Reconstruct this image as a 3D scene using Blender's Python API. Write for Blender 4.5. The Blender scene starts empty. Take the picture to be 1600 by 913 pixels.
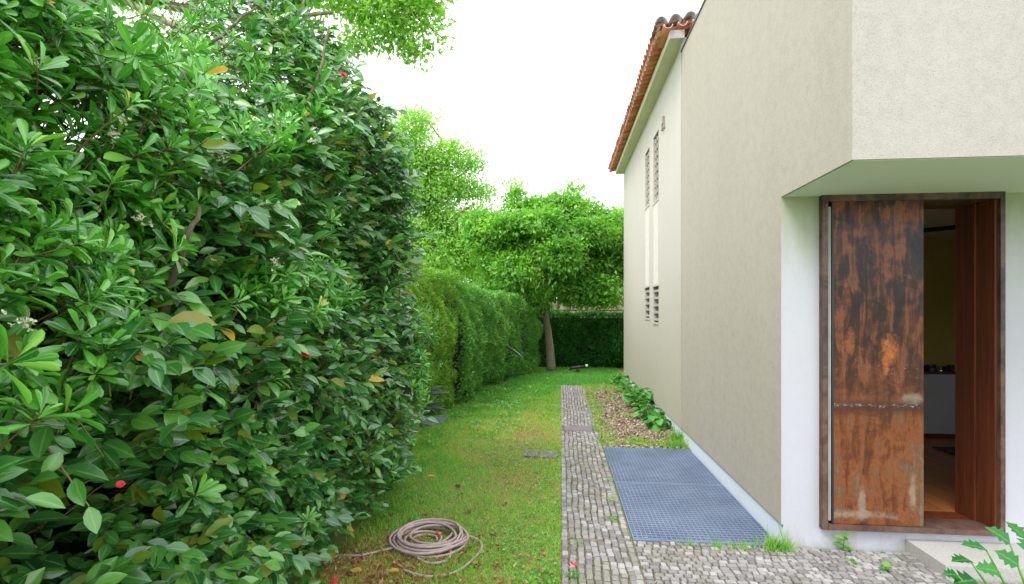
import bpy, bmesh, math, random
import numpy as np
from mathutils import Vector, Matrix
R = math.radians
rng = np.random.default_rng(7)
random.seed(7)
scene = bpy.context.scene
col = scene.collection

# ------------------------------------------------------------------ camera, world, sun, exposure
EYE, F, HX, HY = 1.6, 800.0, 800.0, 488.0
YAW = math.atan(76 / F)
cd = bpy.data.cameras.new('camera'); cam = bpy.data.objects.new('camera', cd); col.objects.link(cam)
cd.sensor_width = 36; cd.lens = 18.0; cd.shift_y = 31.5 / 1600; cd.clip_start = 0.05; cd.clip_end = 2000
cam.location = (0, 0, EYE); cam.rotation_euler = (R(90), 0, YAW)
scene.camera = cam
FW = np.array([-math.sin(YAW), math.cos(YAW)]); RT = np.array([math.cos(YAW), math.sin(YAW)])

world = bpy.data.worlds.new('World'); scene.world = world; world.use_nodes = True
wt = world.node_tree; wt.nodes.clear()
wo = wt.nodes.new('ShaderNodeOutputWorld'); bg = wt.nodes.new('ShaderNodeBackground')
sky = wt.nodes.new('ShaderNodeTexSky'); sky.sky_type = 'NISHITA'; sky.sun_disc = False
sky.sun_elevation = R(52); sky.sun_rotation = R(235); sky.air_density = 1.0; sky.dust_density = 4.0
sc_ = wt.nodes.new('ShaderNodeVectorMath'); sc_.operation = 'SCALE'; sc_.inputs['Scale'].default_value = 0.07
wt.links.new(sky.outputs[0], sc_.inputs[0])
tc = wt.nodes.new('ShaderNodeTexCoord'); cn = wt.nodes.new('ShaderNodeTexNoise'); cn.inputs['Scale'].default_value = 1.6; cn.inputs['Detail'].default_value = 5
wt.links.new(tc.outputs['Generated'], cn.inputs['Vector'])
cr = wt.nodes.new('ShaderNodeValToRGB')
cr.color_ramp.elements[0].position = .3; cr.color_ramp.elements[0].color = (.90, .93, .98, 1)
cr.color_ramp.elements[1].position = .75; cr.color_ramp.elements[1].color = (1.0, 1.0, 1.0, 1)
wt.links.new(cn.outputs['Fac'], cr.inputs[0])
mx = wt.nodes.new('ShaderNodeMix'); mx.data_type = 'RGBA'; mx.inputs[0].default_value = 0.86   # overcast veil over the clear sky
wt.links.new(sc_.outputs[0], mx.inputs[6]); wt.links.new(cr.outputs[0], mx.inputs[7])
wt.links.new(mx.outputs[2], bg.inputs[0]); bg.inputs[1].default_value = 1.0
wt.links.new(bg.outputs[0], wo.inputs[0])

sd = bpy.data.lights.new('sun', 'SUN'); sun = bpy.data.objects.new('sun', sd); col.objects.link(sun)
sd.energy = 1.2; sd.angle = R(25); sd.color = (1, .96, .9)
SD = Vector((-.36, -.42, .82)).normalized()        # direction towards the sun
sun.rotation_euler = SD.to_track_quat('Z', 'Y').to_euler()
sky.sun_elevation = math.asin(SD.z); sky.sun_rotation = math.atan2(SD.x, SD.y)
scene.view_settings.view_transform = 'Standard'; scene.view_settings.look = 'None'
scene.view_settings.exposure = 1.5; scene.view_settings.gamma = 1
scene.cycles.max_bounces = 8; scene.cycles.diffuse_bounces = 4; scene.cycles.transmission_bounces = 3

# ------------------------------------------------------------------ helpers
def ray(px): xc = (px - HX) / F; return FW + xc * RT
def G(px, py, z=0.0):                              # point of the ground seen at a pixel of the photograph
    t = (z - EYE) / ((HY - py) / F); d = ray(px) * t; return (float(d[0]), float(d[1]), z)
def D(px, py, t):
    d = ray(px) * t; return (float(d[0]), float(d[1]), EYE + (HY - py) / F * t)
def project(x, y, z):
    t = x * FW[0] + y * FW[1]; r = x * RT[0] + y * RT[1]
    return HX + F * r / t, HY - F * (z - EYE) / t, t
WORLD = {}
def tag(o, label=None, cat=None, group=None, kind=None):
    if label: o['label'] = label
    if cat: o['category'] = cat
    if group: o['group'] = group
    if kind: o['kind'] = kind
    return o
def link(o, parent=None, at=(0, 0, 0)):
    col.objects.link(o)
    at = Vector(at)
    if parent is not None:
        o.parent = parent; o.location = at - WORLD[parent.name]
    else: o.location = at
    WORLD[o.name] = at.copy()
    return o
def empty(name, loc, label=None, cat=None, group=None, kind=None):
    o = bpy.data.objects.new(name, None); o.empty_display_size = .1
    link(o, None, loc); return tag(o, label, cat, group, kind)
def fin(bm, name, m, parent=None, smooth=False, bevel=0, at=None, seg=1):
    """bmesh in world coordinates -> one object (origin put at `at`)"""
    if bevel:
        bmesh.ops.bevel(bm, geom=[e for e in bm.edges if e.is_manifold and e.calc_face_angle(0) > .5], offset=bevel, segments=seg, affect='EDGES', profile=.6)
    bmesh.ops.recalc_face_normals(bm, faces=bm.faces)
    if at is not None: bmesh.ops.translate(bm, verts=bm.verts, vec=-Vector(at))
    me = bpy.data.meshes.new(name); bm.to_mesh(me); bm.free()
    if m: me.materials.append(m)
    if smooth: me.polygons.foreach_set('use_smooth', [True] * len(me.polygons))
    return link(bpy.data.objects.new(name, me), parent, at if at is not None else (0, 0, 0))
def box(bm, x0, x1, y0, y1, z0, z1):
    v = [bm.verts.new(p) for p in ((x0,y0,z0),(x1,y0,z0),(x1,y1,z0),(x0,y1,z0),(x0,y0,z1),(x1,y0,z1),(x1,y1,z1),(x0,y1,z1))]
    for f in ((0,3,2,1),(4,5,6,7),(0,1,5,4),(1,2,6,5),(2,3,7,6),(3,0,4,7)): bm.faces.new([v[i] for i in f])
    return v
def boxobj(name, m, b, parent=None, bevel=0.0, at=None):
    bm = bmesh.new(); box(bm, *b)
    return fin(bm, name, m, parent, bevel=bevel, at=at)
def tube(bm, pts, rad, n=6, cap=True):
    pts = [Vector(p) for p in pts]; k = len(pts)
    if not hasattr(rad, '__len__'): rad = [rad] * k
    rings = []; prev = None
    for i, p in enumerate(pts):
        d = (pts[min(i + 1, k - 1)] - pts[max(i - 1, 0)])
        d = d.normalized() if d.length > 1e-9 else Vector((0, 0, 1))
        if prev is None:
            a = Vector((0, 0, 1)) if abs(d.z) < .9 else Vector((1, 0, 0)); u = d.cross(a).normalized()
        else: u = (prev - d * prev.dot(d)).normalized()
        prev = u; w = d.cross(u)
        rings.append([bm.verts.new(p + (u * math.cos(2 * math.pi * j / n) + w * math.sin(2 * math.pi * j / n)) * rad[i]) for j in range(n)])
    for a, b in zip(rings, rings[1:]):
        for j in range(n): bm.faces.new((a[j], a[(j + 1) % n], b[(j + 1) % n], b[j]))
    if cap: bm.faces.new(rings[0][::-1]); bm.faces.new(rings[-1])
def spline(pts, n):
    pts = [np.array(p, float) for p in pts]; P = [2 * pts[0] - pts[1]] + pts + [2 * pts[-1] - pts[-2]]; out = []
    for i in range(1, len(P) - 2):
        for k in range(n):
            t = k / n; a, b, c, d = P[i-1], P[i], P[i+1], P[i+2]
            out.append(.5 * (2*b + (c-a)*t + (2*a-5*b+4*c-d)*t*t + (3*b-a-3*c+d)*t**3))
    out.append(pts[-1]); return out

# --- value noise in numpy
def _h(i, j, k, s):
    n = (i * 374761393 + j * 668265263 + k * 2147483647 + s * 1274126177) & 0xffffffff
    n = ((n ^ (n >> 13)) * 1274126177) & 0xffffffff
    return ((n ^ (n >> 16)) & 0xffff) / 65535.0
def noise(x, y, z=0.0, s=0):
    x, y, z = np.broadcast_arrays(np.asarray(x, float), np.asarray(y, float), np.asarray(z, float))
    i, j, k = np.floor(x).astype(np.int64), np.floor(y).astype(np.int64), np.floor(z).astype(np.int64)
    fx, fy, fz = x - i, y - j, z - k
    fx, fy, fz = fx*fx*(3-2*fx), fy*fy*(3-2*fy), fz*fz*(3-2*fz); r = 0
    for a in (0, 1):
        for b in (0, 1):
            for c in (0, 1):
                r = r + _h(i+a, j+b, k+c, s) * (fx if a else 1-fx) * (fy if b else 1-fy) * (fz if c else 1-fz)
    return r * 2 - 1

# --- stamping thousands of small faces into one mesh
def build_mesh(name, V, Fc, attrs=None, smooth=True):
    """V (n,3), Fc list of (m,k) index arrays"""
    me = bpy.data.meshes.new(name)
    me.vertices.add(len(V)); me.vertices.foreach_set('co', V.astype(np.float32).ravel())
    loops = np.concatenate([f.ravel() for f in Fc]); tot = np.concatenate([np.full(len(f), f.shape[1]) for f in Fc])
    st = np.concatenate([[0], np.cumsum(tot)[:-1]])
    me.loops.add(len(loops)); me.loops.foreach_set('vertex_index', loops.astype(np.int32))
    me.polygons.add(len(tot)); me.polygons.foreach_set('loop_start', st.astype(np.int32))
    me.polygons.foreach_set('use_smooth', np.full(len(tot), smooth))
    for k, a in (attrs or {}).items():
        at = me.attributes.new(k, 'FLOAT', 'POINT'); at.data.foreach_set('value', a.astype(np.float32))
    me.update(calc_edges=True)
    return me
def norm(a): return a / np.maximum(np.linalg.norm(a, axis=-1, keepdims=True), 1e-9)
class Leaf:
    """template: along +Y, face up +Z, width 1 and length 1"""
    def __init__(s, st, hw, fold=.25, droop=.2, rim=0.0, cols=3):
        V = []; ac = []; Q = []; T = []
        for i, (a, w) in enumerate(zip(st, hw)):
            z = -droop * a * a
            if w == 0: V.append((0, a, z)); ac.append(0)
            else:
                V += [(-w, a, z + fold * w), (0, a, z), (w, a, z + fold * w)]; ac += [1, 0, 1]
        idx = []; k = 0
        for w in hw:
            if w == 0: idx.append([k]); k += 1
            else: idx.append([k, k+1, k+2]); k += 3
        for a, b in zip(idx, idx[1:]):
            if len(a) == 3 and len(b) == 3: Q += [(a[0], a[1], b[1], b[0]), (a[1], a[2], b[2], b[1])]
            elif len(b) == 1: T += [(a[0], a[1], b[0]), (a[1], a[2], b[0])]
            else: T += [(a[0], b[1], b[0]), (a[0], b[2], b[1])]
        s.V = np.array(V, float); s.ac = np.array(ac, float); s.Q = np.array(Q, int).reshape(-1, 4); s.T = np.array(T, int).reshape(-1, 3)
def frames(A, N):
    A = norm(A); N = norm(N - A * (A * N).sum(-1, keepdims=True)); return np.cross(A, N), A, N
def stamp(L, P, A, N, ln, wd, tint):
    n = len(P); B, A, N = frames(A, N); m = len(L.V)
    ln = np.broadcast_to(ln, n); wd = np.broadcast_to(wd, n)
    V = (P[:, None] + L.V[None, :, 0, None] * wd[:, None, None] * B[:, None] + L.V[None, :, 1, None] * ln[:, None, None] * A[:, None]
         + L.V[None, :, 2, None] * ((ln + wd) / 2)[:, None, None] * N[:, None])
    off = np.arange(n)[:, None, None] * m
    Fc = []
    if len(L.Q): Fc.append((L.Q[None] + off).reshape(-1, 4))
    if len(L.T): Fc.append((L.T[None] + off).reshape(-1, 3))
    return V.reshape(-1, 3), Fc, np.repeat(tint, m), np.tile(L.ac, n)
def leaf_mass(name, L, P, A, N, ln, wd, tint, m, parent=None, stuff=True):
    V, Fc, ti, ac = stamp(L, P, A, N, ln, wd, tint)
    me = build_mesh(name, V, Fc, {'tint': np.maximum(ti, .002), 'across': ac}); me.materials.append(m)
    o = link(bpy.data.objects.new(name, me), parent)
    if stuff: o['kind'] = 'stuff'
    return o
def leaf_objects(name, L, P, A, N, ln, wd, mats, parent, variants=None):
    """single leaves as objects sharing a few meshes; mats: one material index per leaf"""
    B, A, N = frames(A, N); meshes = {}
    for i in range(len(P)):
        m = mats[i]; key = m.name
        if key not in meshes:
            me = build_mesh(name, L.V.copy(), [f for f in (L.Q, L.T) if len(f)], {'tint': np.zeros(len(L.V)), 'across': L.ac}); me.materials.append(m); meshes[key] = me
        o = bpy.data.objects.new(name, meshes[key]); col.objects.link(o); o.parent = parent
        M = Matrix.Identity(4)
        for r in range(3):
            M[r][0] = B[i, r] * wd[i]; M[r][1] = A[i, r] * ln[i]; M[r][2] = N[i, r] * (ln[i] + wd[i]) / 2
            M[r][3] = P[i, r] - WORLD[parent.name][r]
        o.matrix_basis = M; WORLD[o.name] = Vector(P[i])

# ------------------------------------------------------------------ materials
def mat(name):
    m = bpy.data.materials.new(name); m.use_nodes = True; nt = m.node_tree; b = nt.nodes['Principled BSDF']; return m, nt, b
def nd(nt, t, **k):
    n = nt.nodes.new(t)
    for a, v in k.items():
        if hasattr(n, a): setattr(n, a, v)
        else: n.inputs[a.replace('_', ' ')].default_value = v
    return n
def coords(nt, scale=(1, 1, 1), kind='Object', geo=False):
    mp = nt.nodes.new('ShaderNodeMapping'); mp.inputs['Scale'].default_value = scale
    if geo: g = nt.nodes.new('ShaderNodeNewGeometry'); nt.links.new(g.outputs['Position'], mp.inputs[0])
    else: t = nt.nodes.new('ShaderNodeTexCoord'); nt.links.new(t.outputs[kind], mp.inputs[0])
    return mp.outputs[0]
def ntex(nt, vec, scale, detail=4, rough=.55, dist=0):
    n = nt.nodes.new('ShaderNodeTexNoise'); n.inputs['Scale'].default_value = scale; n.inputs['Detail'].default_value = detail
    n.inputs['Roughness'].default_value = rough; n.inputs['Distortion'].default_value = dist
    if vec is not None: nt.links.new(vec, n.inputs['Vector'])
    return n.outputs['Fac']
def ramp(nt, fac, stops, interp='LINEAR'):
    r = nt.nodes.new('ShaderNodeValToRGB'); e = r.color_ramp; e.interpolation = interp
    while len(e.elements) < len(stops): e.elements.new(.5)
    for el, (p, c) in zip(e.elements, stops): el.position = p; el.color = (*c, 1) if hasattr(c, '__len__') else (c, c, c, 1)
    nt.links.new(fac, r.inputs[0]); return r.outputs[0]
def mixc(nt, f, a, b, mode='MIX'):
    n = nt.nodes.new('ShaderNodeMix'); n.data_type = 'RGBA'; n.blend_type = mode
    for s, v in ((0, f), (6, a), (7, b)):
        if isinstance(v, bpy.types.NodeSocket): nt.links.new(v, n.inputs[s])
        elif s == 0: n.inputs[0].default_value = v
        else: n.inputs[s].default_value = (*v, 1)
    return n.outputs[2]
def mth(nt, op, a, b=0.0, clamp=False):
    n = nt.nodes.new('ShaderNodeMath'); n.operation = op; n.use_clamp = clamp
    for s, v in ((0, a), (1, b)):
        if isinstance(v, bpy.types.NodeSocket): nt.links.new(v, n.inputs[s])
        else: n.inputs[s].default_value = v
    return n.outputs[0]
def bump(nt, b, h, strength=.3, dist=.01):
    n = nt.nodes.new('ShaderNodeBump'); n.inputs['Strength'].default_value = strength; n.inputs['Distance'].default_value = dist
    nt.links.new(h, n.inputs['Height']); nt.links.new(n.outputs[0], b.inputs['Normal'])
def simple(name, c, rough=.7, metal=0, var=.15, scale=8, bmp=0, geo=True):
    m, nt, b = mat(name); v = coords(nt, geo=geo); n = ntex(nt, v, scale, 5)
    c = np.array(c)
    nt.links.new(ramp(nt, n, [(.3, tuple(c * (1 - var))), (.7, tuple(np.minimum(c * (1 + var), 1)))]), b.inputs['Base Color'])
    b.inputs['Roughness'].default_value = rough; b.inputs['Metallic'].default_value = metal
    if bmp: bump(nt, b, ntex(nt, v, scale * 12, 3), bmp, .003)
    return m
def leafmat(name, stops, rough=.4, trans=.25, rib=None, spec=.5, tcol=(1.35, 1.5, .7), mott=0.25, coat=0):
    m, nt, b = mat(name)
    at = nt.nodes.new('ShaderNodeAttribute'); at.attribute_name = 'tint'
    oi = nt.nodes.new('ShaderNodeObjectInfo')
    single = mth(nt, 'LESS_THAN', at.outputs['Fac'], .0005)                 # single leaves carry no tint of their own
    f = mth(nt, 'ADD', at.outputs['Fac'], mth(nt, 'MULTIPLY', single, mth(nt, 'MULTIPLY', oi.outputs['Random'], .9)))
    c = ramp(nt, f, stops)
    if mott:
        n = ntex(nt, coords(nt, geo=True), 30, 2); c = mixc(nt, mott, c, ramp(nt, n, [(.3, .35), (.75, 1.0)]), 'MULTIPLY')
    if rib:
        ac = nt.nodes.new('ShaderNodeAttribute'); ac.attribute_name = 'across'
        c = mixc(nt, ramp(nt, ac.outputs['Fac'], [(.0, .75), (.16, 0.0)]), c, rib)
    nt.links.new(c, b.inputs['Base Color']); b.inputs['Roughness'].default_value = rough; b.inputs['Specular IOR Level'].default_value = spec
    if coat: b.inputs['Coat Weight'].default_value = coat; b.inputs['Coat Roughness'].default_value = .15
    if trans:
        t = nt.nodes.new('ShaderNodeBsdfTranslucent'); tcn = mixc(nt, 1.0, c, tcol, 'MULTIPLY'); nt.links.new(tcn, t.inputs[0])
        mxs = nt.nodes.new('ShaderNodeMixShader'); mxs.inputs[0].default_value = trans
        nt.links.new(b.outputs[0], mxs.inputs[1]); nt.links.new(t.outputs[0], mxs.inputs[2])
        nt.links.new(mxs.outputs[0], nt.nodes['Material Output'].inputs[0])
    return m

def stucco(name, base, stain, dens=1.0, streak=.35, speck=.12, low=None, algae=False):
    m, nt, b = mat(name)
    v = coords(nt, geo=True); vs = coords(nt, (3.2, 3.2, .5), geo=True); base0 = base
    big = ntex(nt, v, .9, 4); st = ntex(nt, vs, 1.3, 6, .6); fine = ntex(nt, v, 170, 2)
    c = mixc(nt, ramp(nt, st, [(.35, 0.0), (.85, streak)]), base, stain)
    mid = ntex(nt, v, 14, 6, .65); c = mixc(nt, 1.0, c, ramp(nt, mid, [(.25, 1 - speck * .9), (.6, 1.0)]), 'MULTIPLY')
    c = mixc(nt, ramp(nt, big, [(.35, 0.0), (.8, streak * .8)]), c, stain)
    if low:
        sp = nt.nodes.new('ShaderNodeSeparateXYZ'); nt.links.new(v, sp.inputs[0])
        h = mth(nt, 'ADD', sp.outputs[2], mth(nt, 'MULTIPLY', st, 1.6))
        c = mixc(nt, ramp(nt, mth(nt, 'DIVIDE', h, 5.5), [(.25, .75), (.75, 0.0)]), c, low)
    if algae:                                               # algae under the soffit, splash dirt at the foot
        sp = nt.nodes.new('ShaderNodeSeparateXYZ'); nt.links.new(v, sp.inputs[0])
        h = mth(nt, 'ADD', sp.outputs[2], mth(nt, 'MULTIPLY', ntex(nt, coords(nt, (3, 3, 1.2), geo=True), 2.0, 7, .7), .9))
        c = mixc(nt, ramp(nt, mth(nt, 'DIVIDE', h, 4.0), [(.56, 0.0), (.70, .8)]), c, (.30, .34, .20))
        c = mixc(nt, ramp(nt, mth(nt, 'DIVIDE', h, 4.0), [(.09, .75), (.145, 0.0)]), c, (.30, .31, .24))
    c = mixc(nt, 1.0, c, ramp(nt, fine, [(.25, 1 - speck * 1.8), (.5, 1.0), (.8, 1.0)]), 'MULTIPLY')
    nt.links.new(c, b.inputs['Base Color']); b.inputs['Roughness'].default_value = .9; b.inputs['Specular IOR Level'].default_value = .2
    bump(nt, b, ntex(nt, v, 120, 4, .7), .5 * dens, .004)
    return m
M = {}
M['stucco_grey'] = stucco('grey_stucco', (.445, .412, .35), (.38, .35, .29), 1.0, .45, .13)
M['stucco_far'] = stucco('pale_stucco', (.56, .53, .49), (.47, .44, .38), .5, .4, .06, low=(.42, .40, .31))
M['stucco_front'] = stucco('light_stucco', (.42, .395, .38), (.36, .335, .315), 1.1, .5, .15)
M['plaster'] = stucco('white_plaster', (.46, .47, .53), (.43, .44, .49), .3, .3, .03, algae=True)
M['plinth'] = stucco('plinth_plaster', (.68, .74, .82), (.60, .66, .74), .3, .3, .03)
M['slat_grey'] = simple('reveal_grey', (.26, .27, .29), .8)
M['soffit'] = stucco('soffit_plaster', (.70, .79, .74), (.60, .70, .60), .2, .5, .02)
M['eave'] = stucco('eave_plaster', (.74, .71, .56), (.52, .52, .34), .2, .7, .03)
M['niche'] = simple('vent_brick', (.33, .30, .26), .9, var=.2, scale=20)
M['strip'] = simple('pale_strip_paint', (.60, .57, .52), .9, var=.06)
M['dark'] = simple('dark_void', (.02, .02, .02), .9)
M['flash'] = simple('flashing_metal', (.12, .13, .16), .5, .6)

def tile_mat():
    m, nt, b = mat('roof_tile'); v = coords(nt, geo=True); oi = nt.nodes.new('ShaderNodeObjectInfo')
    c = ramp(nt, oi.outputs['Random'], [(0, (.42, .12, .055)), (.5, (.52, .18, .09)), (1, (.60, .25, .14))])
    g = nt.nodes.new('ShaderNodeNewGeometry'); sp = nt.nodes.new('ShaderNodeSeparateXYZ'); nt.links.new(g.outputs['Normal'], sp.inputs[0])
    n = ntex(nt, v, 14, 5)
    f = mth(nt, 'MULTIPLY', ramp(nt, sp.outputs[2], [(.0, 0.0), (.45, .95)]), ramp(nt, n, [(.3, .55), (.6, 1.0)]))
    c = mixc(nt, f, c, (.48, .50, .54)); nt.links.new(c, b.inputs['Base Color']); b.inputs['Roughness'].default_value = .85
    bump(nt, b, n, .3, .006); return m
M['tile'] = tile_mat()
M['tile_grey'] = simple('lichened_tile', (.40, .36, .36), .9, var=.35, scale=16, bmp=.4)
M['mortar'] = simple('mortar', (.62, .56, .50), .95, var=.15, scale=30, bmp=.3)

def rust(name, panel=False):
    m, nt, b = mat(name)
    v = coords(nt, geo=True); vs = coords(nt, (9, 9, 1.3), geo=True)
    s = ntex(nt, vs, 1.6, 8, .68, .6); n1 = ntex(nt, v, 5.5, 8, .7, .8); n2 = ntex(nt, v, 22, 5, .7)
    sp = nt.nodes.new('ShaderNodeSeparateXYZ'); nt.links.new(v, sp.inputs[0]); z = sp.outputs[2]; x = sp.outputs[0]
    mixn = mth(nt, 'ADD', mth(nt, 'MULTIPLY', s, .62), mth(nt, 'MULTIPLY', n1, .38))
    up = ramp(nt, mixn, [(.40, (.010, .007, .009)), (.47, (.028, .013, .012)), (.515, (.095, .030, .014)), (.565, (.21, .065, .026)), (.62, (.085, .042, .03)), (.70, (.15, .085, .06))])
    lo = ramp(nt, mixn, [(.36, (.06, .022, .010)), (.44, (.12, .036, .012)), (.50, (.22, .070, .020)), (.545, (.145, .068, .03)), (.60, (.18, .12, .075)), (.7, (.10, .052, .026))])
    hz = mth(nt, 'ADD', z, mth(nt, 'MULTIPLY', mth(nt, 'SUBTRACT', s, .5), 1.1))
    c = mixc(nt, ramp(nt, mth(nt, 'DIVIDE', hz, 2.4), [(.33, 0.0), (.50, .85), (.68, 1.0)]), lo, up)
    if not panel: c = mixc(nt, .72, c, ramp(nt, n1, [(.35, (.05, .032, .028)), (.55, (.12, .085, .075)), (.7, (.17, .12, .09))]))
    if panel:
        def blotch(bx, bz, rx, rz, th):
            dx = mth(nt, 'DIVIDE', mth(nt, 'SUBTRACT', x, bx), rx); dz = mth(nt, 'DIVIDE', mth(nt, 'SUBTRACT', z, bz), rz)
            d = mth(nt, 'SQRT', mth(nt, 'ADD', mth(nt, 'MULTIPLY', dx, dx), mth(nt, 'MULTIPLY', dz, dz)))
            d = mth(nt, 'ADD', d, mth(nt, 'MULTIPLY', mth(nt, 'SUBTRACT', mth(nt, 'MULTIPLY', mth(nt, 'ADD', ntex(nt, v, 16, 8, .8, 1.0), s), .5), .5), 5.0))
            return ramp(nt, d, [(.35, 1.0), (1.0, 0.0)])
        o1 = blotch(2.16, 1.35, .06, .12, 1); o2 = blotch(1.91, 1.41, .035, .09, 1); o3 = blotch(2.13, 1.24, .02, .08, 1)
        for o_, k_ in ((o1, .8), (o2, .4), (o3, .6)): c = mixc(nt, mth(nt, 'MULTIPLY', mth(nt, 'MULTIPLY', o_, ramp(nt, ntex(nt, v, 26, 6, .8), [(.38, .25), (.55, 1.0)])), k_), c, (.55, .17, .04))
        g1 = blotch(2.28, 1.03, .09, .05, 1); g2 = blotch(1.9, .26, .3, .035, 1); g3 = blotch(2.3, .42, .03, .14, 1); g4 = blotch(1.98, .35, .03, .1, 1)
        for g_ in (g1, g2, g3, g4): c = mixc(nt, mth(nt, 'MULTIPLY', g_, .6), c, (.33, .27, .20))
        # dark band under the seam
        db = ramp(nt, mth(nt, 'ABSOLUTE', mth(nt, 'SUBTRACT', z, mth(nt, 'ADD', .97, mth(nt, 'MULTIPLY', mth(nt, 'SUBTRACT', n1, .5), .12)))), [(.015, .8), (.06, 0.0)])
        c = mixc(nt, db, c, (.06, .02, .013))
        # pale scuffs along the seam and over the middle
        near = ramp(nt, mth(nt, 'ABSOLUTE', mth(nt, 'SUBTRACT', z, .985)), [(.0, .20), (.03, .0)])
        near2 = ramp(nt, mth(nt, 'ABSOLUTE', mth(nt, 'SUBTRACT', z, 1.22)), [(.0, .10), (.28, .0)])
        sc = ramp(nt, mth(nt, 'ADD', ntex(nt, coords(nt, (1, 1, 1), geo=True), 60, 8, .8), mth(nt, 'MAXIMUM', near, near2)), [(.70, 0.0), (.76, 1.0)])
        c = mixc(nt, mth(nt, 'MULTIPLY', sc, .75), c, (.50, .48, .50))
    c = mixc(nt, .6, c, ramp(nt, n2, [(.25, .35), (.6, 1.0)]), 'MULTIPLY')
    nt.links.new(c, b.inputs['Base Color'])
    nt.links.new(ramp(nt, mth(nt, 'DIVIDE', z, 2.4), [(.3, .60), (.8, .27)]), b.inputs['Roughness'])
    b.inputs['Metallic'].default_value = .1; b.inputs['Specular IOR Level'].default_value = .3
    bump(nt, b, mth(nt, 'ADD', s, mth(nt, 'MULTIPLY', n2, .3)), .35, .006)
    return m
M['rust_panel'] = rust('rusted_steel_panel', True); M['rust'] = rust('rusted_steel_frame')
def wood(name, dark, light, ax='z', rough=.45, sc=1.0):
    m, nt, b = mat(name); oi = nt.nodes.new('ShaderNodeObjectInfo')
    s = {'z': (26, 26, .9), 'y': (26, .9, 26)}[ax]
    n = ntex(nt, coords(nt, s, geo=True), 2.2 * sc, 6, .6, .4)
    c = ramp(nt, n, [(.3, dark), (.7, light)])
    c = mixc(nt, .35, c, ramp(nt, oi.outputs['Random'], [(0, .55), (1, 1.0)]), 'MULTIPLY')
    nt.links.new(c, b.inputs['Base Color']); b.inputs['Roughness'].default_value = rough; bump(nt, b, n, .15, .003); return m
M['wood_door'] = wood('reddish_door_wood', (.065, .014, .005), (.18, .045, .012), 'z', .5)
M['wood_floor'] = wood('floor_boards', (.34, .11, .03), (.55, .21, .07), 'y', .35)
M['olive'] = simple('ochre_wall_paint', (.50, .38, .10), .9, var=.05)
M['cream'] = simple('cream_ceiling_paint', (.60, .52, .40), .9, var=.04)
M['inner_white'] = simple('interior_white', (.62, .66, .70), .9, var=.04)

def grate_mat():
    m, nt, b = mat('galvanised_steel'); v = coords(nt, geo=True)
    n = ntex(nt, v, 2.2, 4); n2 = ntex(nt, v, 60, 3)
    c = ramp(nt, n, [(.3, (.25, .32, .47)), (.7, (.36, .44, .60))]); c = mixc(nt, .3, c, ramp(nt, n2, [(.3, .6), (.7, 1.0)]), 'MULTIPLY')
    nt.links.new(c, b.inputs['Base Color']); b.inputs['Metallic'].default_value = .55; b.inputs['Roughness'].default_value = .42; return m
M['grate'] = grate_mat()
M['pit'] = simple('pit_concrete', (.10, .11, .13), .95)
def stone_mat(name, stops, moss=.0, pos=True):
    m, nt, b = mat(name); oi = nt.nodes.new('ShaderNodeObjectInfo'); at = nt.nodes.new('ShaderNodeAttribute'); at.attribute_name = 'tint'
    f = mth(nt, 'FRACT', mth(nt, 'ADD', at.outputs['Fac'], oi.outputs['Random']))
    v = coords(nt, geo=True); c = ramp(nt, f, stops)
    c = mixc(nt, .55, c, ramp(nt, ntex(nt, v, 90, 5, .7), [(.3, .5), (.65, 1.0)]), 'MULTIPLY')
    c = mixc(nt, ramp(nt, ntex(nt, v, 2.6, 5, .6), [(.48, 0.0), (.75, moss)]), c, (.17, .17, .07))
    nt.links.new(c, b.inputs['Base Color']); b.inputs['Roughness'].default_value = .85; bump(nt, b, ntex(nt, v, 70, 4, .7), .6, .004); return m
M['cobble'] = stone_mat('granite_cobble', [(0, (.18, .17, .165)), (.4, (.25, .24, .235)), (.8, (.31, .30, .295)), (1, (.40, .39, .385))], .45)
M['granite'] = stone_mat('granite_step', [(0, (.40, .40, .38)), (1, (.42, .42, .40))], .15)
M['joint'] = simple('mossy_joint_sand', (.17, .15, .07), .95, var=.5, scale=25, bmp=.5)
M['slab'] = simple('dark_slab', (.17, .16, .17), .9, var=.3, scale=14, bmp=.3)
def ground_mat():
    m, nt, b = mat('soil'); v = coords(nt, geo=True)
    n = ntex(nt, v, 1.4, 6, .6); n2 = ntex(nt, v, 40, 4)
    c = ramp(nt, n, [(.35, (.14, .28, .04)), (.55, (.22, .30, .06)), (.7, (.28, .22, .09))])
    c = mixc(nt, .6, c, ramp(nt, n2, [(.3, .4), (.7, 1.0)]), 'MULTIPLY')
    nt.links.new(c, b.inputs['Base Color']); b.inputs['Roughness'].default_value = .95; bump(nt, b, n2, .5, .02); return m
M['soil'] = ground_mat()
M['mulch_bed'] = simple('mulch_bed', (.20, .13, .08), .95, var=.4, scale=20, bmp=.6)
M['chip'] = stone_mat('mulch_chips', [(0, (.15, .10, .06)), (.35, (.28, .20, .13)), (.7, (.38, .31, .23)), (1, (.52, .46, .39))], 0)
M['hose'] = simple('hose_rubber', (.42, .32, .31), .5, var=.15, scale=30)
M['hose_end'] = simple('hose_connector', (.6, .12, .08), .4)
M['bark'] = simple('bark', (.13, .105, .075), .95, var=.55, scale=26, bmp=.8)
M['bark_pale'] = simple('pale_bark', (.19, .155, .11), .9, var=.35, scale=25, bmp=.5)
M['twig'] = simple('twig_bark', (.20, .14, .07), .8, var=.3, scale=30)
M['core'] = simple('shaded_inner_leaves', (.012, .020, .008), .9, var=.5, scale=12, bmp=.8)  # near-black: the shade between the leaves is painted into this colour
M['farstone'] = simple('far_stone', (.24, .20, .14), .95, var=.5, scale=4, bmp=.5)
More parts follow.
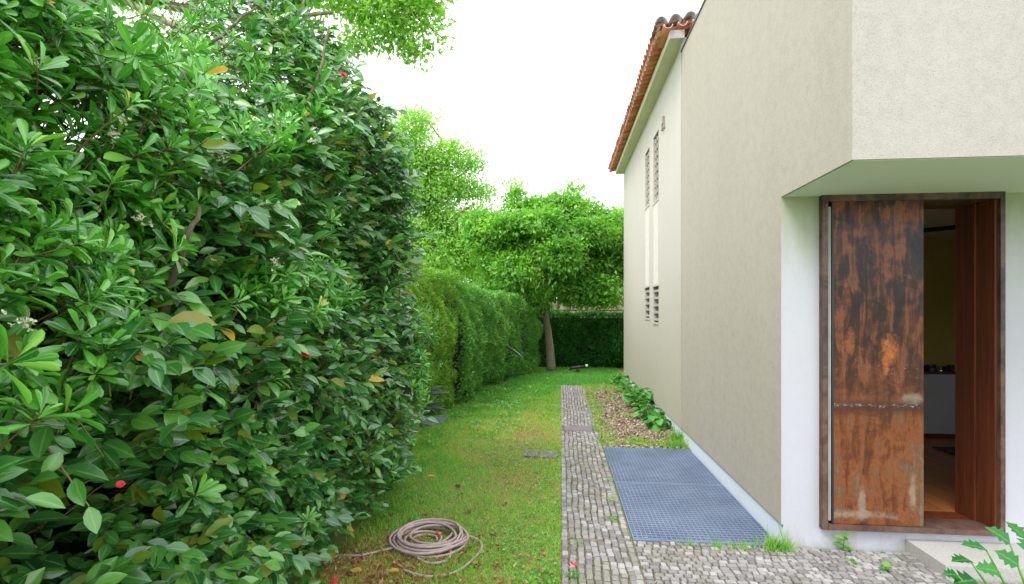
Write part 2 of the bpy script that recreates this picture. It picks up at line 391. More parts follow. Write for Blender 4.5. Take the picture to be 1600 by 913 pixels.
M['dead'] = leafmat('withered_petals', [(0, (.24, .09, .04)), (.6, (.42, .18, .09)), (1, (.56, .34, .20))], .8, .15, mott=.4)
M['yellow'] = leafmat('yellowed_leaf', [(0, (.55, .30, .03)), (.6, (.62, .42, .06)), (1, (.50, .20, .04))], .5, .25, mott=.2)
M['red'] = leafmat('red_petal', [(0, (.62, .02, .05)), (1, (.75, .06, .10))], .5, .3, tcol=(1.3, 1, 1), mott=.1)
M['cream_fl'] = leafmat('cream_petal', [(0, (.62, .62, .45)), (1, (.75, .74, .60))], .6, .2, tcol=(1.1, 1.1, 1), mott=.1)
CAM = [(0, (.022, .105, .028)), (.3, (.045, .19, .040)), (.55, (.085, .29, .055)), (.75, (.14, .38, .065)), (.93, (.24, .47, .08)), (1, (.34, .46, .06))]
M['cam'] = leafmat('camellia_leaf', CAM, .27, .24, (.20, .42, .12), .8, coat=.22)
M['cam_new'] = leafmat('camellia_young_leaf', [(0, (.14, .26, .03)), (.6, (.22, .30, .035)), (1, (.30, .20, .05))], .35, .35, (.2, .3, .06))
PIT = [(0, (.014, .085, .016)), (.25, (.04, .22, .028)), (.5, (.10, .40, .045)), (.75, (.18, .54, .065)), (.95, (.30, .64, .09)), (1, (.44, .72, .14))]
M['pit_leaf'] = leafmat('pittosporum_leaf', PIT, .28, .20, (.30, .54, .16), .8, coat=.35)
M['hedge'] = leafmat('hedge_leaf', [(0, (.11, .31, .05)), (.4, (.23, .46, .07)), (.8, (.36, .58, .09)), (1, (.48, .64, .12))], .40, .4)
M['hedge2'] = leafmat('hedge_leaf_darker', [(0, (.07, .25, .05)), (.5, (.17, .42, .08)), (.9, (.30, .56, .12)), (1, (.42, .60, .15))], .38, .35)
M['hedge3'] = leafmat('back_hedge_leaf', [(0, (.025, .13, .025)), (.5, (.06, .26, .04)), (1, (.13, .40, .07))], .42, .35)
M['maple'] = leafmat('tree_leaf', [(0, (.06, .23, .035)), (.4, (.15, .40, .055)), (.8, (.28, .54, .08)), (1, (.42, .62, .11))], .40, .45)
M['lime'] = leafmat('pale_green_leaf', [(0, (.16, .36, .06)), (.5, (.28, .52, .10)), (1, (.42, .64, .16))], .5, .5)
M['grass'] = leafmat('grass_blade', [(0, (.11, .36, .06)), (.2, (.21, .50, .08)), (.42, (.36, .58, .10)), (.62, (.44, .50, .11)), (.80, (.58, .42, .15)), (1, (.50, .27, .12))], .55, .4, mott=.15)
M['weed'] = leafmat('weed_leaf', [(0, (.08, .28, .04)), (.6, (.17, .44, .07)), (1, (.28, .54, .11))], .45, .4)
M['acan'] = leafmat('glossy_ground_leaf', [(0, (.04, .20, .03)), (.6, (.08, .34, .045)), (1, (.15, .44, .06))], .3, .3, (.15, .35, .08))
M['lobed'] = leafmat('lobed_leaf', [(0, (.015, .11, .02)), (.6, (.03, .17, .03)), (1, (.06, .24, .045))], .45, .2, (.10, .28, .08), .4)
M['agave'] = leafmat('grey_blade_leaf', [(0, (.10, .14, .13)), (1, (.22, .28, .24))], .45, .1, (.2, .26, .2))
M['darkblade'] = simple('dark_green_blade', (.02, .07, .03), .3, var=.3, scale=20)
M['slate'] = simple('blue_grey_slate', (.17, .20, .25), .6, var=.4, scale=12, bmp=.4)
M['black'] = simple('black_plastic', (.015, .015, .015), .5)
M['white'] = simple('white_plastic', (.8, .8, .8), .5)

# ------------------------------------------------------------------ ground
XW, XS, YF, YO, YSEAM, YEND, ZS, ZB = 1.50, 1.485, 3.62, 2.775, 6.50, 12.3, 2.38, .165
XG, YG0, YG1 = .50, 3.60, 6.05           # grating
def ground():
    bm = bmesh.new()
    # sheet with a hole for the light well
    xs = [-60, XG, XW, 60]; ys = [-20, YG0, YG1, 400]
    V = [[bm.verts.new((x, y, 0)) for y in ys] for x in xs]
    for i in range(3):
        for j in range(3):
            if i == 1 and j == 1: continue
            bm.faces.new((V[i][j], V[i+1][j], V[i+1][j+1], V[i][j+1]))
    tag(fin(bm, 'ground', M['soil']), kind='structure')
ground()
boxobj('lawn_border_soil', M['soil'], (-1.9, 0, 3, 13.8, -.02, .003)).__setitem__('kind', 'structure')

# cobbles
path = tag(boxobj('path', M['joint'], (0, .492, YG0 + .0, 11.1, -.03, .006)), kind='structure')
pave = tag(boxobj('pavement', M['joint'], (0, 5.0, .6, YG0 - .002, -.03, .006)), kind='structure')
def cobble_template(v):
    r = np.random.default_rng(50 + v); bm = bmesh.new()
    q = [(-.5, -.5), (.5, -.5), (.5, .5), (-.5, .5)]
    base = [(x * (1 + r.uniform(-.05, .05)), y * (1 + r.uniform(-.05, .05))) for x, y in q]
    ins = [(x * .82 + r.uniform(-.04, .04), y * .82 + r.uniform(-.04, .04)) for x, y in base]
    lo = [bm.verts.new((x, y, 0)) for x, y in base]; mid = [bm.verts.new((x, y, .72 + r.uniform(-.05, .05))) for x, y in base]
    hi = [bm.verts.new((x, y, 1.0 + r.uniform(-.12, .08))) for x, y in ins]
    for a, b in ((lo, mid), (mid, hi)):
        for j in range(4): bm.faces.new((a[j], a[(j+1) % 4], b[(j+1) % 4], b[j]))
    bm.faces.new(hi); me = bpy.data.meshes.new('cobblestone'); bm.to_mesh(me); bm.free(); me.materials.append(M['cobble'])
    V = np.array([v.co[:] for v in me.vertices]); Q = np.array([list(p.vertices) for p in me.polygons])
    return me, V, Q
CT = [cobble_template(v) for v in range(8)]
stones = []
def lay(x0, x1, y0, y1, along, wmu, lmu, parent):
    """rows of stones; along = axis of the rows"""
    a0, a1, b0, b1 = (y0, y1, x0, x1) if along == 'y' else (x0, x1, y0, y1)
    nrow = max(1, round((b1 - b0) / wmu)); w = (b1 - b0) / nrow
    for r in range(nrow):
        bc = b0 + (r + .5) * w; a = a0 - random.random() * lmu
        while a < a1:
            l = lmu * random.uniform(.72, 1.3); s, e = max(a, a0), min(a + l, a1); a += l
            if e - s < .022: continue
            wob = (.0 if r in (0, nrow - 1) else 1) * (.007 * math.sin(s * 4 + r * .25) + .004 * math.sin(s * 13 + r * .7)) + random.uniform(-.003, .003)
            c = ((s + e) / 2, bc + wob); L_, W_ = (e - s) - random.uniform(.006, .011), w - random.uniform(.006, .011)
            if along == 'y': x, y, sx, sy = c[1], c[0], W_, L_
            else: x, y, sx, sy = c[0], c[1], L_, W_
            stones.append((x, y, sx, sy, random.uniform(-.06, .06), random.uniform(-.002, .005), random.randrange(8), parent))
lay(.004, .488, YG0, 6.83, 'y', .0485, .060, path)
lay(.004, .488, 7.17, 11.08, 'y', .0485, .060, path)
lay(.004, .49, 2.2, YG0 - .004, 'y', .0485, .058, pave)
lay(.494, 4.6, 2.2, YG0 - .004, 'x', .044, .052, pave)
def vis(s):
    px, py, t = project(s[0], s[1], 0)
    return -5 < px < 1605 and py < 920
def inblock(s): return 2.26 < s[0] < 3.75 and 3.25 < s[1]
stones = [s for s in stones if not inblock(s)]
order = sorted(stones, key=lambda s: (not vis(s), project(s[0], s[1], 0)[2]))
for par in (pave, path):
    mine = [s for s in order if s[7] is par]; near, rest = mine[:300], mine[300:]
    for (x, y, sx, sy, rz, dz, v, p) in near:
        o = bpy.data.objects.new('cobblestone', CT[v][0]); col.objects.link(o); o.parent = p
        o.location = (x, y, .004 + dz); o.scale = (sx, sy, .022); o.rotation_euler = (random.uniform(-.03, .03), random.uniform(-.03, .03), rz)
    Vs, Qs, ti, off = [], [], [], 0
    for (x, y, sx, sy, rz, dz, v, p) in rest:
        V = CT[v][1] * (sx, sy, .022); c, s_ = math.cos(rz), math.sin(rz)
        V = np.stack([V[:, 0] * c - V[:, 1] * s_ + x, V[:, 0] * s_ + V[:, 1] * c + y, V[:, 2] + .004 + dz], 1)
        Vs.append(V); Qs.append(CT[v][2] + off); off += len(V); ti.append(np.full(len(V), random.random()))
    me = build_mesh('farther_cobblestones', np.concatenate(Vs), [np.concatenate(Qs)], {'tint': np.concatenate(ti)}, smooth=False); me.materials.append(M['cobble'])
    link(bpy.data.objects.new('farther_cobblestones', me), par)['kind'] = 'stuff'

# drain grate in the path
dr = empty('drain_cover', (.225, 7.0, 0), 'small dark metal drain cover set across the cobbled path', 'drain cover')
boxobj('frame', M['flash'], (.03, .44, 6.84, 7.16, -.02, .018), dr)
for i in range(9):
    boxobj('slat', simple('drain_metal', (.20, .18, .20), .7) if i == 0 else bpy.data.materials['drain_metal'], (.05, .42, 6.862 + i * .032, 6.882 + i * .032, .018, .026), dr)

# light-well grating, two panels
def grating(y0, y1, label):
    g = empty('steel_grating', ((XG + XW) / 2, (y0 + y1) / 2, 0), label, 'grating', 'galvanised gratings over the light well')
    bm = bmesh.new(); nx, ny = 29, int(round((y1 - y0) / .040)); x0, x1 = XG + .006, XW - .030; h0, h1 = -.008, .022
    for i in range(1, nx):
        x = x0 + (x1 - x0) * i / nx; box(bm, x - .0022, x + .0022, y0 + .008, y1 - .008, h0, h1)
    o = fin(bm, 'bearing_bars', M['grate'], g); o['kind'] = 'stuff'
    bm = bmesh.new()
    for j in range(1, ny):
        y = y0 + (y1 - y0) * j / ny; box(bm, x0 + .004, x1 - .004, y - .0045, y + .0045, .004, .0245)
    o = fin(bm, 'cross_bars', M['grate'], g); o['kind'] = 'stuff'
    for b in ((x0 - .004, x0 + .002, y0 + .002, y1 - .002), (x1 - .002, x1 + .004, y0 + .002, y1 - .002)): boxobj('edge_bar', M['grate'], (*b, h0, .026), g)
    for b in ((x0 + .002, x1 - .002, y0 + .004, y0 + .016), (x0 + .002, x1 - .002, y1 - .016, y1 - .004)): boxobj('edge_bar', M['grate'], (*b, h0, .028), g)
grating(YG0 + .003, 4.80, 'front blue-grey steel grating panel, nearest the cobbled forecourt')
grating(4.804, YG1 - .003, 'rear blue-grey steel grating panel, touching the mulch bed')
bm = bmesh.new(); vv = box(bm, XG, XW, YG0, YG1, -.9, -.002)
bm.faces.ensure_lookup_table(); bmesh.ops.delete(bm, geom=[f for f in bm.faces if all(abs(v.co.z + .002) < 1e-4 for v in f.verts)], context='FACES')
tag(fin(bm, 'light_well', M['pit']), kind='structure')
tag(boxobj('mulch_bed', M['mulch_bed'], (.494, XW, YG1 + .004, 11.2, -.02, .008)), kind='structure')

# ------------------------------------------------------------------ house
house = empty('house', (3, 7, 0), 'pale rendered house with tiled eave, overhanging upper storey and rusty steel doorway', 'house')
def wall_x(name, m, X, y0, y1, z0, z1, holes, th, parent):
    """wall in a plane X=const facing -X, holes (ya,yb,za,zb) with reveals of depth th"""
    ys = sorted({y0, y1, *[h[i] for h in holes for i in (0, 1)]}); zs = sorted({z0, z1, *[h[i] for h in holes for i in (2, 3)]})
    bm = bmesh.new()
    def q(*p): bm.faces.new([bm.verts.new(v) for v in p])
    for a, b in zip(ys, ys[1:]):
        for c, d in zip(zs, zs[1:]):
            if any(h[0] <= a and b <= h[1] and h[2] <= c and d <= h[3] for h in holes): continue
            q((X, a, c), (X, a, d), (X, b, d), (X, b, c))
    for (ya, yb, za, zb) in holes:
        q((X, ya, za), (X+th, ya, za), (X+th, ya, zb), (X, ya, zb)); q((X, yb, za), (X, yb, zb), (X+th, yb, zb), (X+th, yb, za))
        q((X, ya, za), (X, yb, za), (X+th, yb, za), (X+th, ya, za)); q((X, ya, zb), (X+th, ya, zb), (X+th, yb, zb), (X, yb, zb))
        q((X+th, ya, za), (X+th, yb, za), (X+th, yb, zb), (X+th, ya, zb))
    # back side
    q((X+.25, y0, z0), (X+.25, y1, z0), (X+.25, y1, z1), (X+.25, y0, z1)); q((X, y0, z0), (X+.25, y0, z0), (X+.25, y0, z1), (X, y0, z1))
    q((X, y1, z0), (X, y1, z1), (X+.25, y1, z1), (X+.25, y1, z0)); q((X, y0, z1), (X+.25, y0, z1), (X+.25, y1, z1), (X, y1, z1))
    bmesh.ops.remove_doubles(bm, verts=bm.verts, dist=1e-5)
    return fin(bm, name, m, parent)
ZT = 4.81
# near grey wall (L-shaped in elevation: over the doorway it runs further forward)
boxobj('grey_side_wall', M['stucco_grey'], (XS, XS + .25, YF + .003, YSEAM - .006, ZB, ZT), house)
bm = bmesh.new(); box(bm, XS, XS + .25, YO, YF + .002, ZS, ZT)
fin(bm, 'overhang_side_wall', M['stucco_grey'], house)
boxobj('overhang_front_wall', M['stucco_front'], (XS + .25, 6.5, YO, YO + .25, ZS, ZT + .35), house)
boxobj('overhang_soffit', M['soffit'], (XS + .25, 6.5, YO + .25, YF + .30, ZS + .001, ZS + .2), house)
boxobj('corner_front_wall', M['stucco_front'], (XS + .001, XS + .25, YO - .002, YO, ZS, ZT), house)
boxobj('soffit_edge', M['soffit'], (XS + .012, XS + .25, YO + .012, YF, ZS - .003, ZS), house)
boxobj('soffit_inner', M['soffit'], (XS + .25, 6.5, YO + .012, YF, ZS - .003, ZS - .0005), house)
# coping with small dots
boxobj('coping', M['flash'], (XS - .012, XS + .27, YO - .01, YSEAM - .01, ZT, ZT + .02), house)
boxobj('seam_strip', M['flash'], (XS + .012, XS + .2, YSEAM - .006, YSEAM + .004, ZB, ZT), house)
boxobj('seam_trim', M['stucco_far'], (XS - .006, XS + .002, YSEAM + .004, YSEAM + .045, ZB, 4.9), house)
# far wall with vents
def V2(px0, px1):   # columns of the facade between two pixels
    def yy(p): d = ray(p); return float(XS / d[0] * d[1])
    a, b = yy(px1), yy(px0); return a, b
ya, yb = 7.97, 8.42; yc, yd = 8.78, 9.22
holes = [(ya, yb, 3.34, 4.39), (ya, yb, 1.44, 2.00), (yc, yd, 3.42, 4.38), (yc, yd, 1.50, 2.02)]
wall_x('pale_side_wall', M['stucco_far'], XS, YSEAM + .006, YEND, ZB, 4.9, holes, .12, house)
for a, b, z0, z1 in ((ya, yb, 2.04, 3.31), (yc, yd, 2.06, 3.39)):
    boxobj('pale_strip', M['strip'], (XS - .004, XS, a + .04, b - .04, z0, z1), house)
for k, (a, b, z0, z1) in enumerate(holes):
    v = boxobj('vent', M['dark'], (XS + .100, XS + .115, a + .01, b - .01, z0 + .005, z1 - .005), house)
    v['label'] = ('tall louvred vent' if z1 > 3 else 'short louvred vent') + (' nearer the seam' if a < 8.5 else ' farther from the seam')
    if z1 > 3:
        n = 9
        for i in range(n):                                   # staggered bricks with dark gaps
            for j in range(3):
                zc = z0 + (i + .5) * (z1 - z0) / n; w = (b - a) / 3
                bm = bmesh.new(); box(bm, XS + .02, XS + .098, a + j*w + .012, a + (j+1)*w - .012, zc - .040, zc + .030)
                for vv_ in bm.verts: vv_.co.z += (.022 if (vv_.co.y - a - j*w) > w/2 else -.022)
                fin(bm, 'vent_brick', M['niche'], v)
        boxobj('vent_sill', M['stucco_far'], (XS - .012, XS + .10, a - .01, b + .01, z0 - .03, z0 - .002), house)
    else:
        n = 5
        for i in range(n):
            zc = z0 + (i + .35) * (z1 - z0) / n
            boxobj('vent_slat', M['stucco_front'], (XS + .005, XS + .098, a + .003, b - .003, zc - .012, zc + .025), v)
        boxobj('vent_lintel', M['stucco_far'], (XS - .016, XS + .09, a - .02, b + .02, z1 + .002, z1 + .035), house)
        boxobj('vent_sill', M['stucco_far'], (XS - .012, XS + .10, a - .01, b + .01, z0 - .03, z0 - .002), house)
# broken fixing on the wall
bm = bmesh.new()
for yk, zk, s in ((7.55, 4.36, .05), (7.62, 4.28, .04), (7.5, 4.26, .03)): box(bm, XS - .03, XS, yk - s, yk + s * .4, zk - s, zk + s)
fin(bm, 'broken_bracket', M['niche'], house, bevel=.008)
# plinth, rear & far walls, closing
boxobj('plinth', M['plinth'], (XW, XW + .2, YF + .001, YEND - .01, -.1, ZB), house)
boxobj('plinth_underside', M['stucco_grey'], (XS + .002, XW, YF + .002, YEND - .002, ZB - .004, ZB - .0005), house)
boxobj('far_end_wall', M['stucco_far'], (XS + .251, 6.5, YEND - .25, YEND, -.1, 4.9), house)
boxobj('flat_roof', M['flash'], (XS + .27, 6.49, YO + .26, YSEAM, ZT - .15, ZT - .05), house)
# eave: boxed soffit and fascia
XE = 1.31; YE0 = 6.33
ev = boxobj('eave_box', M['eave'], (XE, XS - .001, YE0, YEND + .14, 4.90, 5.0), house)
boxobj('eave_top', M['eave'], (XS - .001, XS + .3, YSEAM + .01, YEND + .14, 4.901, 5.0), house)
boxobj('eave_end_cap', M['stucco_front'], (XE + .002, XS - .002, YE0 - .004, YE0, 4.902, 5.0), house)
# clay tiles
def tile_mesh(name, L_, r0, r1, th=.014, up=True, n=8):
    bm = bmesh.new(); rings = []
    for s, r in ((0, r0), (.5, (r0 + r1) / 2), (1, r1)):
        ro = []
        for rr in (r, r - th):
            row = []
            for k in range(n + 1):
                a = math.pi * k / n; zz = math.sin(a) * rr * (1 if up else -1)
                row.append(bm.verts.new((s * L_, math.cos(a) * rr, zz)))
            ro.append(row)
        rings.append(ro)
    for a, b in zip(rings, rings[1:]):
        for w in (0, 1):
            for k in range(n): bm.faces.new((a[w][k], a[w][k+1], b[w][k+1], b[w][k]))
        for k in (0, n): bm.faces.new((a[0][k], a[1][k], b[1][k], b[0][k]))
    for ro in (rings[0], rings[-1]):
        for k in range(n): bm.faces.new((ro[0][k], ro[0][k+1], ro[1][k+1], ro[1][k]))
    bmesh.ops.recalc_face_normals(bm, faces=bm.faces)
    me = bpy.data.meshes.new(name); bm.to_mesh(me); bm.free(); me.materials.append(M['tile']); me.polygons.foreach_set('use_smooth', [True] * len(me.polygons))
    return me
roof = boxobj('roof', M['tile'], (XS - .05, XS - .02, YE0 + .1, YEND + .1, 5.002, 5.03), house)
cover = tile_mesh('cover_tile', .42, .060, .052, th=.011); pan = tile_mesh('pan_tile', .42, .056, .062, th=.011, up=False)
SL = -R(15); pitch = .142; ny = int((YEND + .25 - YE0) / pitch)
for j in range(ny + 1):
    y = YE0 + .07 + j * pitch
    for row in range(2):
        x = 1.15 + row * .33; z = 5.050 + row * .33 * math.tan(-SL)
        jt = random.uniform(-.008, .008)
        for me, dy, dz, dx in ((cover, 0, 0, 0), (pan, pitch / 2, -.012, .02)):
            o = bpy.data.objects.new(me.name, me); col.objects.link(o); o.parent = roof
            o.location = Vector((x + dx + jt, y + dy, z + dz)) - WORLD['roof']; o.rotation_euler = (random.uniform(-.03, .03), SL, random.uniform(-.025, .025))
    # mortar plug in the mouth of each cover tile
    bm = bmesh.new(); n = 8; ring = [bm.verts.new((0, math.cos(math.pi*k/n) * .046, math.sin(math.pi*k/n) * .046)) for k in range(n + 1)]
    back = [bm.verts.new((.03, v.co.y, v.co.z)) for v in ring]; bm.faces.new(ring); bm.faces.new(back[::-1])
    for k in range(n): bm.faces.new((ring[k], ring[k+1], back[k+1], back[k]))
    bm.faces.new((ring[0], back[0], back[n], ring[n]))
    for v in bm.verts: v.co += Vector((1.175, y, 5.050))
    fin(bm, 'mortar_plug', M['mortar'], roof)
# verge tiles: barrel mouths facing the viewer
verge = tile_mesh('verge_tile', .40, .074, .064); verge.materials[0] = M['tile_grey']
for i, x in enumerate((1.20, 1.37, 1.54)):
    o = bpy.data.objects.new('verge_tile', verge); col.objects.link(o); o.parent = roof
    o.location = Vector((x, YE0 - .07, 5.07 + i * .022)); o.rotation_euler = (0, R(2), R(90))
    o = bpy.data.objects.new('verge_pan_tile', pan); col.objects.link(o); o.parent = roof
    o.location = Vector((x + .085, YE0 - .05, 5.05 + i * .022)); o.rotation_euler = (0, R(2), R(90))
bm = bmesh.new(); v = [bm.verts.new(p) for p in ((1.45, YE0 + .05, 5.13), (1.45, YEND + .2, 5.13), (4.0, YEND + .2, 5.80), (4.0, YE0 + .05, 5.80))]
bm.faces.new(v); r_ = bmesh.ops.extrude_face_region(bm, geom=bm.faces[:]); bmesh.ops.translate(bm, verts=[g for g in r_['geom'] if isinstance(g, bmesh.types.BMVert)], vec=(0, 0, -.05))
fin(bm, 'upper_roof_slope', M['tile'], roof)

# --- door wall with opening
FX0, FX1, FZ0, FZ1 = 1.729, 2.846, .157, 2.378
def wall_front():
    bm = bmesh.new()
    for b in ((XS + .0012, XW + .0008, ZB, ZS - .003), (XW + .001, FX0 + .02, -.1, ZS - .003), (FX1 - .02, 6.5, -.1, ZS - .003), (FX0 + .02, FX1 - .02, -.1, FZ0 + .02)):
        box(bm, b[0], b[1], YF, YF + (.30 if b[0] > XW else .0025), b[2], b[3])
    return fin(bm, 'white_front_wall', M['plaster'], house)
wall_front()
bm = bmesh.new(); d0, d1, w = YF - .045, YF + .13, .036
# splayed steel frame
box(bm, FX0, FX0 + w, d0, d1, FZ0, FZ1); box(bm, FX1 - .028, FX1, d0, d1, FZ0, FZ1)
box(bm, FX0 + w, FX1 - .028, d0, d1, FZ1 - .045, FZ1)
frame = fin(bm, 'door_frame', M['rust'], house, bevel=.004)
boxobj('sill', M['rust'], (FX0 + w, FX1 - .028, d0 - .005, YF + .128, FZ0 + .001, FZ0 + .036), frame, bevel=.003)
# sliding panel: two welded sheets
sp = boxobj('upper_sheet', M['rust_panel'], (1.807, 2.364, YF - .030, YF - .006, .988, 2.335), house, bevel=.003)
boxobj('lower_sheet', M['rust_panel'], (1.807, 2.364, YF - .0305, YF - .006, FZ0 + .040, .983), house, bevel=.003)
boxobj('panel_seam_weld', M['rust'], (1.812, 2.36, YF - .027, YF - .01, .9825, .9885), house)
boxobj('panel_edge_rail', M['black'], (1.7925, 1.805, YF - .034, YF + .06, FZ0 + .04, 2.335), house)
boxobj('inner_reveal_strip', M['slat_grey'], (FX0 + w + .004, 1.786, YF - .036, YF - .02, FZ0 + .06, 2.30), house)
# timber reveal on the right, two boards
for a, b in ((YF + .131, YF + .215), (YF + .219, YF + .30)):
    boxobj('reveal_board', M['wood_door'], (FX1 - .055, FX1 - .022, a, b, FZ0 + .02, 2.335), house, bevel=.003)
boxobj('reveal_board', M['wood_door'], (FX1 - .045, FX1 - .0285, YF - .02, YF + .128, FZ0 + .04, 2.33), house, bevel=.002)
boxobj('reveal_board', M['wood_door'], (FX0 + .03, FX0 + .055, YF + .131, YF + .30, FZ0 + .02, 2.335), house, bevel=.002)
boxobj('door_head', M['wood_door'], (FX0 + .03, FX1 - .022, YF + .131, YF + .30, 2.335, 2.375), house)
# room
RX0, RX1, RY1, RC = 1.76, 6.4, 6.2, 2.46
boxobj('room_ceiling', M['cream'], (RX0, RX1, YF + .302, RY1 + .3, RC, RC + .03), house)
boxobj('room_back_wall', M['olive'], (RX0, RX1, RY1 + .12, RY1 + .2, .93, RC - .002), house)
boxobj('room_low_wall', M['inner_white'], (RX0, RX1, RY1, RY1 + .2, .18, .90), house)
boxobj('wall_ledge', M['wood_door'], (RX0, RX1, RY1 - .02, RY1 + .119, .902, .925), house)
boxobj('skirting', M['wood_door'], (RX0, RX1, RY1 - .012, RY1 - .001, .178, .23), house)
boxobj('room_left_wall', M['inner_white'], (RX0 - .02, RX0 - .001, YF + .302, RY1 + .2, .1, RC + .02), house)
for b_ in ((YF + .302, RY1 + .2, .1, .9), (YF + .302, RY1 + .2, 1.6, RC + .02), (YF + .302, 4.6, .9, 1.6), (5.3, RY1 + .2, .9, 1.6)):   # round an unseen opening, added to brighten the room
    boxobj('room_right_wall', M['inner_white'], (RX1 + .001, RX1 + .05, *b_), house)
bm = bmesh.new(); p0, p1 = Vector((3.55, 5.75, RC - .025)), Vector((4.6, 4.7, RC - .025)); tube(bm, [p0 - (p1 - p0) * .5, p0, p1], .022, 4)
fin(bm, 'ceiling_track', M['black'], house)
fl = boxobj('room_floor', M['dark'], (RX0, RX1, YF + .31, RY1 - .0125, .10, .166), house)
for i in range(26):
    x0 = RX0 + i * .16
    boxobj('floorboard', M['wood_floor'], (x0 + .0015, x0 + .1585, YF + .29 if x0 < FX1 and x0 > FX0 - .1 else YF + .302, RY1 - .013, .166, .180 + random.uniform(-.0006, .0006)), fl)
boxobj('threshold', M['wood_door'], (FX0 + .05, FX1 - .056, YF + .129, YF + .288, FZ0 + .02, .184), house)
# things in the room
def D_floor(px, py, z): return Vector(G(px, py, z))
rg = D_floor(1480, 705, .184)
tag(boxobj('rug', simple('dark_rug', (.06, .05, .06), .95, var=.4, scale=30), (rg.x - .05, rg.x + 1.6, 5.0, 5.75, .182, .194), bevel=.003), 'dark patterned rug on the wooden floor inside the doorway', 'rug')
def gadget(px, label, w):
    d = ray(px); t = (RY1 + .05) / d[1]; x = float(d[0] * t); y = RY1 + .05
    r = empty('camera', (x, y, .925), label, 'camera', 'small dark cameras on the ledge')
    boxobj('camera_body', M['black'], (x - w, x + w, y - .03, y + .03, .925, .985), r, bevel=.008)
    boxobj('viewfinder', M['black'], (x - w * .35, x + w * .3, y - .02, y + .02, .985, 1.003), r, bevel=.004)
    bm = bmesh.new(); tube(bm, [(x + w * .1, y - .03, .953), (x + w * .1, y - .065, .953)], [.024, .021], 10); fin(bm, 'camera_lens', M['slate'], r)
gadget(1450, 'small dark box-shaped gadget on the ledge, beside the rusty sliding panel', .035)
gadget(1460, 'small dark box-shaped gadget, middle one of the three on the ledge', .03)
gadget(1486, 'wider dark box-shaped gadget on the ledge, beside the timber door reveal', .075)

# step
step = boxobj('step', M['granite'], (2.27, 3.72, 3.26, YF - .003, 0, .098), bevel=.006)
tag(step, 'grey speckled granite step block on the cobbles below the doorway', 'step')

# ------------------------------------------------------------------ leaf templates
L_cam = Leaf([0, .08, .28, .52, .76, .92, 1], [.03, .20, .45, .50, .34, .12, 0], .28, .18)
L_cam_lo = Leaf([0, .25, .6, 1], [.04, .44, .46, 0], .28, .18)
L_pit = Leaf([0, .2, .5, .78, .95, 1], [.07, .17, .38, .5, .32, 0], .30, .15)
L_pit_lo = Leaf([0, .4, .8, 1], [.08, .34, .48, 0], .3, .15)
L_q = Leaf([0, .45, 1], [0, .5, 0], .3, .1)
L_blade = Leaf([0, .5, 1], [.5, .4, 0], .0, .25)
L_round = Leaf([0, .15, .45, .8, 1], [.1, .42, .5, .34, 0], .2, .25)

def pick(cond, n, key):
    idx = np.where(cond)[0]; return idx[np.argsort(key[idx])[:n]]
def twigs_mass(name, S, E, r, m, parent):
    """thin 3-sided twigs from S to E"""
    n = len(S); A = norm(E - S); a = np.where(np.abs(A[:, 2:3]) < .9, [[0, 0, 1.0]], [[1.0, 0, 0]]); U = norm(np.cross(A, a)); W = np.cross(A, U)
    V = []
    for P, rr in ((S, r), ((S + E) / 2 + [0, 0, .01], r * .8), (E, r * .45)):
        for k in range(3):
            c, s = math.cos(k * 2.0944), math.sin(k * 2.0944); V.append(P + (U * c + W * s) * np.asarray(rr).reshape(-1, 1))
    V = np.stack(V, 1).reshape(-1, 3); q = []
    for l in (0, 3):
        for k in range(3): q.append((l + k, l + (k + 1) % 3, l + 3 + (k + 1) % 3, l + 3 + k))
    q = np.array(q); Fc = [(q[None] + np.arange(n)[:, None, None] * 9).reshape(-1, 4)]
    me = build_mesh(name, V, Fc); me.materials.append(m); o = link(bpy.data.objects.new(name, me), parent); o['kind'] = 'stuff'; return o

# ------------------------------------------------------------------ big foreground shrubs
HYs = np.array([-.5, .5, 1.5, 2.1, 2.6, 3.1, 3.6, 4.1, 4.5, 5.0, 5.35, 5.7]); HZs = np.array([3.2, 3.25, 3.05, 2.80, 3.0, 3.7, 4.0, 3.85, 3.55, 3.05, 2.5, 1.4])
def shrub_top(Y): return np.interp(Y, HYs, HZs)
def shrub_x(Y, z):
    X = -1.30 - np.maximum(0, Y - 3.7) * .16
    X = X + .17 * noise(Y * 1.5, z * 1.5, 3.3, 1) + .10 * noise(Y * 3.3, z * 3.3, 8.1, 2)
    H = shrub_top(Y); e = np.clip((z - (H - .8)) / .8, 0, 1.2); X = X - e * e * .8
    X = X - np.clip((.35 - z) / .35, 0, 1) * .12 - np.clip((.95 - z) / .95, 0, 1) * np.clip((Y - 4.3) / 1.0, 0, 1) * .38
    X = X - np.clip((Y - 5.0) / .7, 0, 1.4) ** 2 * .5
    return X
def is_pit(px, py):
    n = noise(px / 60, py / 60, 0, 5) * 28
    m = (px + n < np.interp(py, [0, 60, 150, 300, 400, 520, 640, 690, 700], [330, 330, 300, 262, 235, 190, 130, 60, -400]))
    m |= (((px - 395 + n) / 110) ** 2 + ((py - 165 + n) / 60) ** 2 < 1) & (noise(px / 22, py / 22, 0, 6) > .05)
    m |= ((px - 445) / 105) ** 2 + ((py - 462 + n * .3) / 42) ** 2 < 1
    m |= ((px - 655) / 28) ** 2 + ((py - 560) / 75) ** 2 < 1
    return m
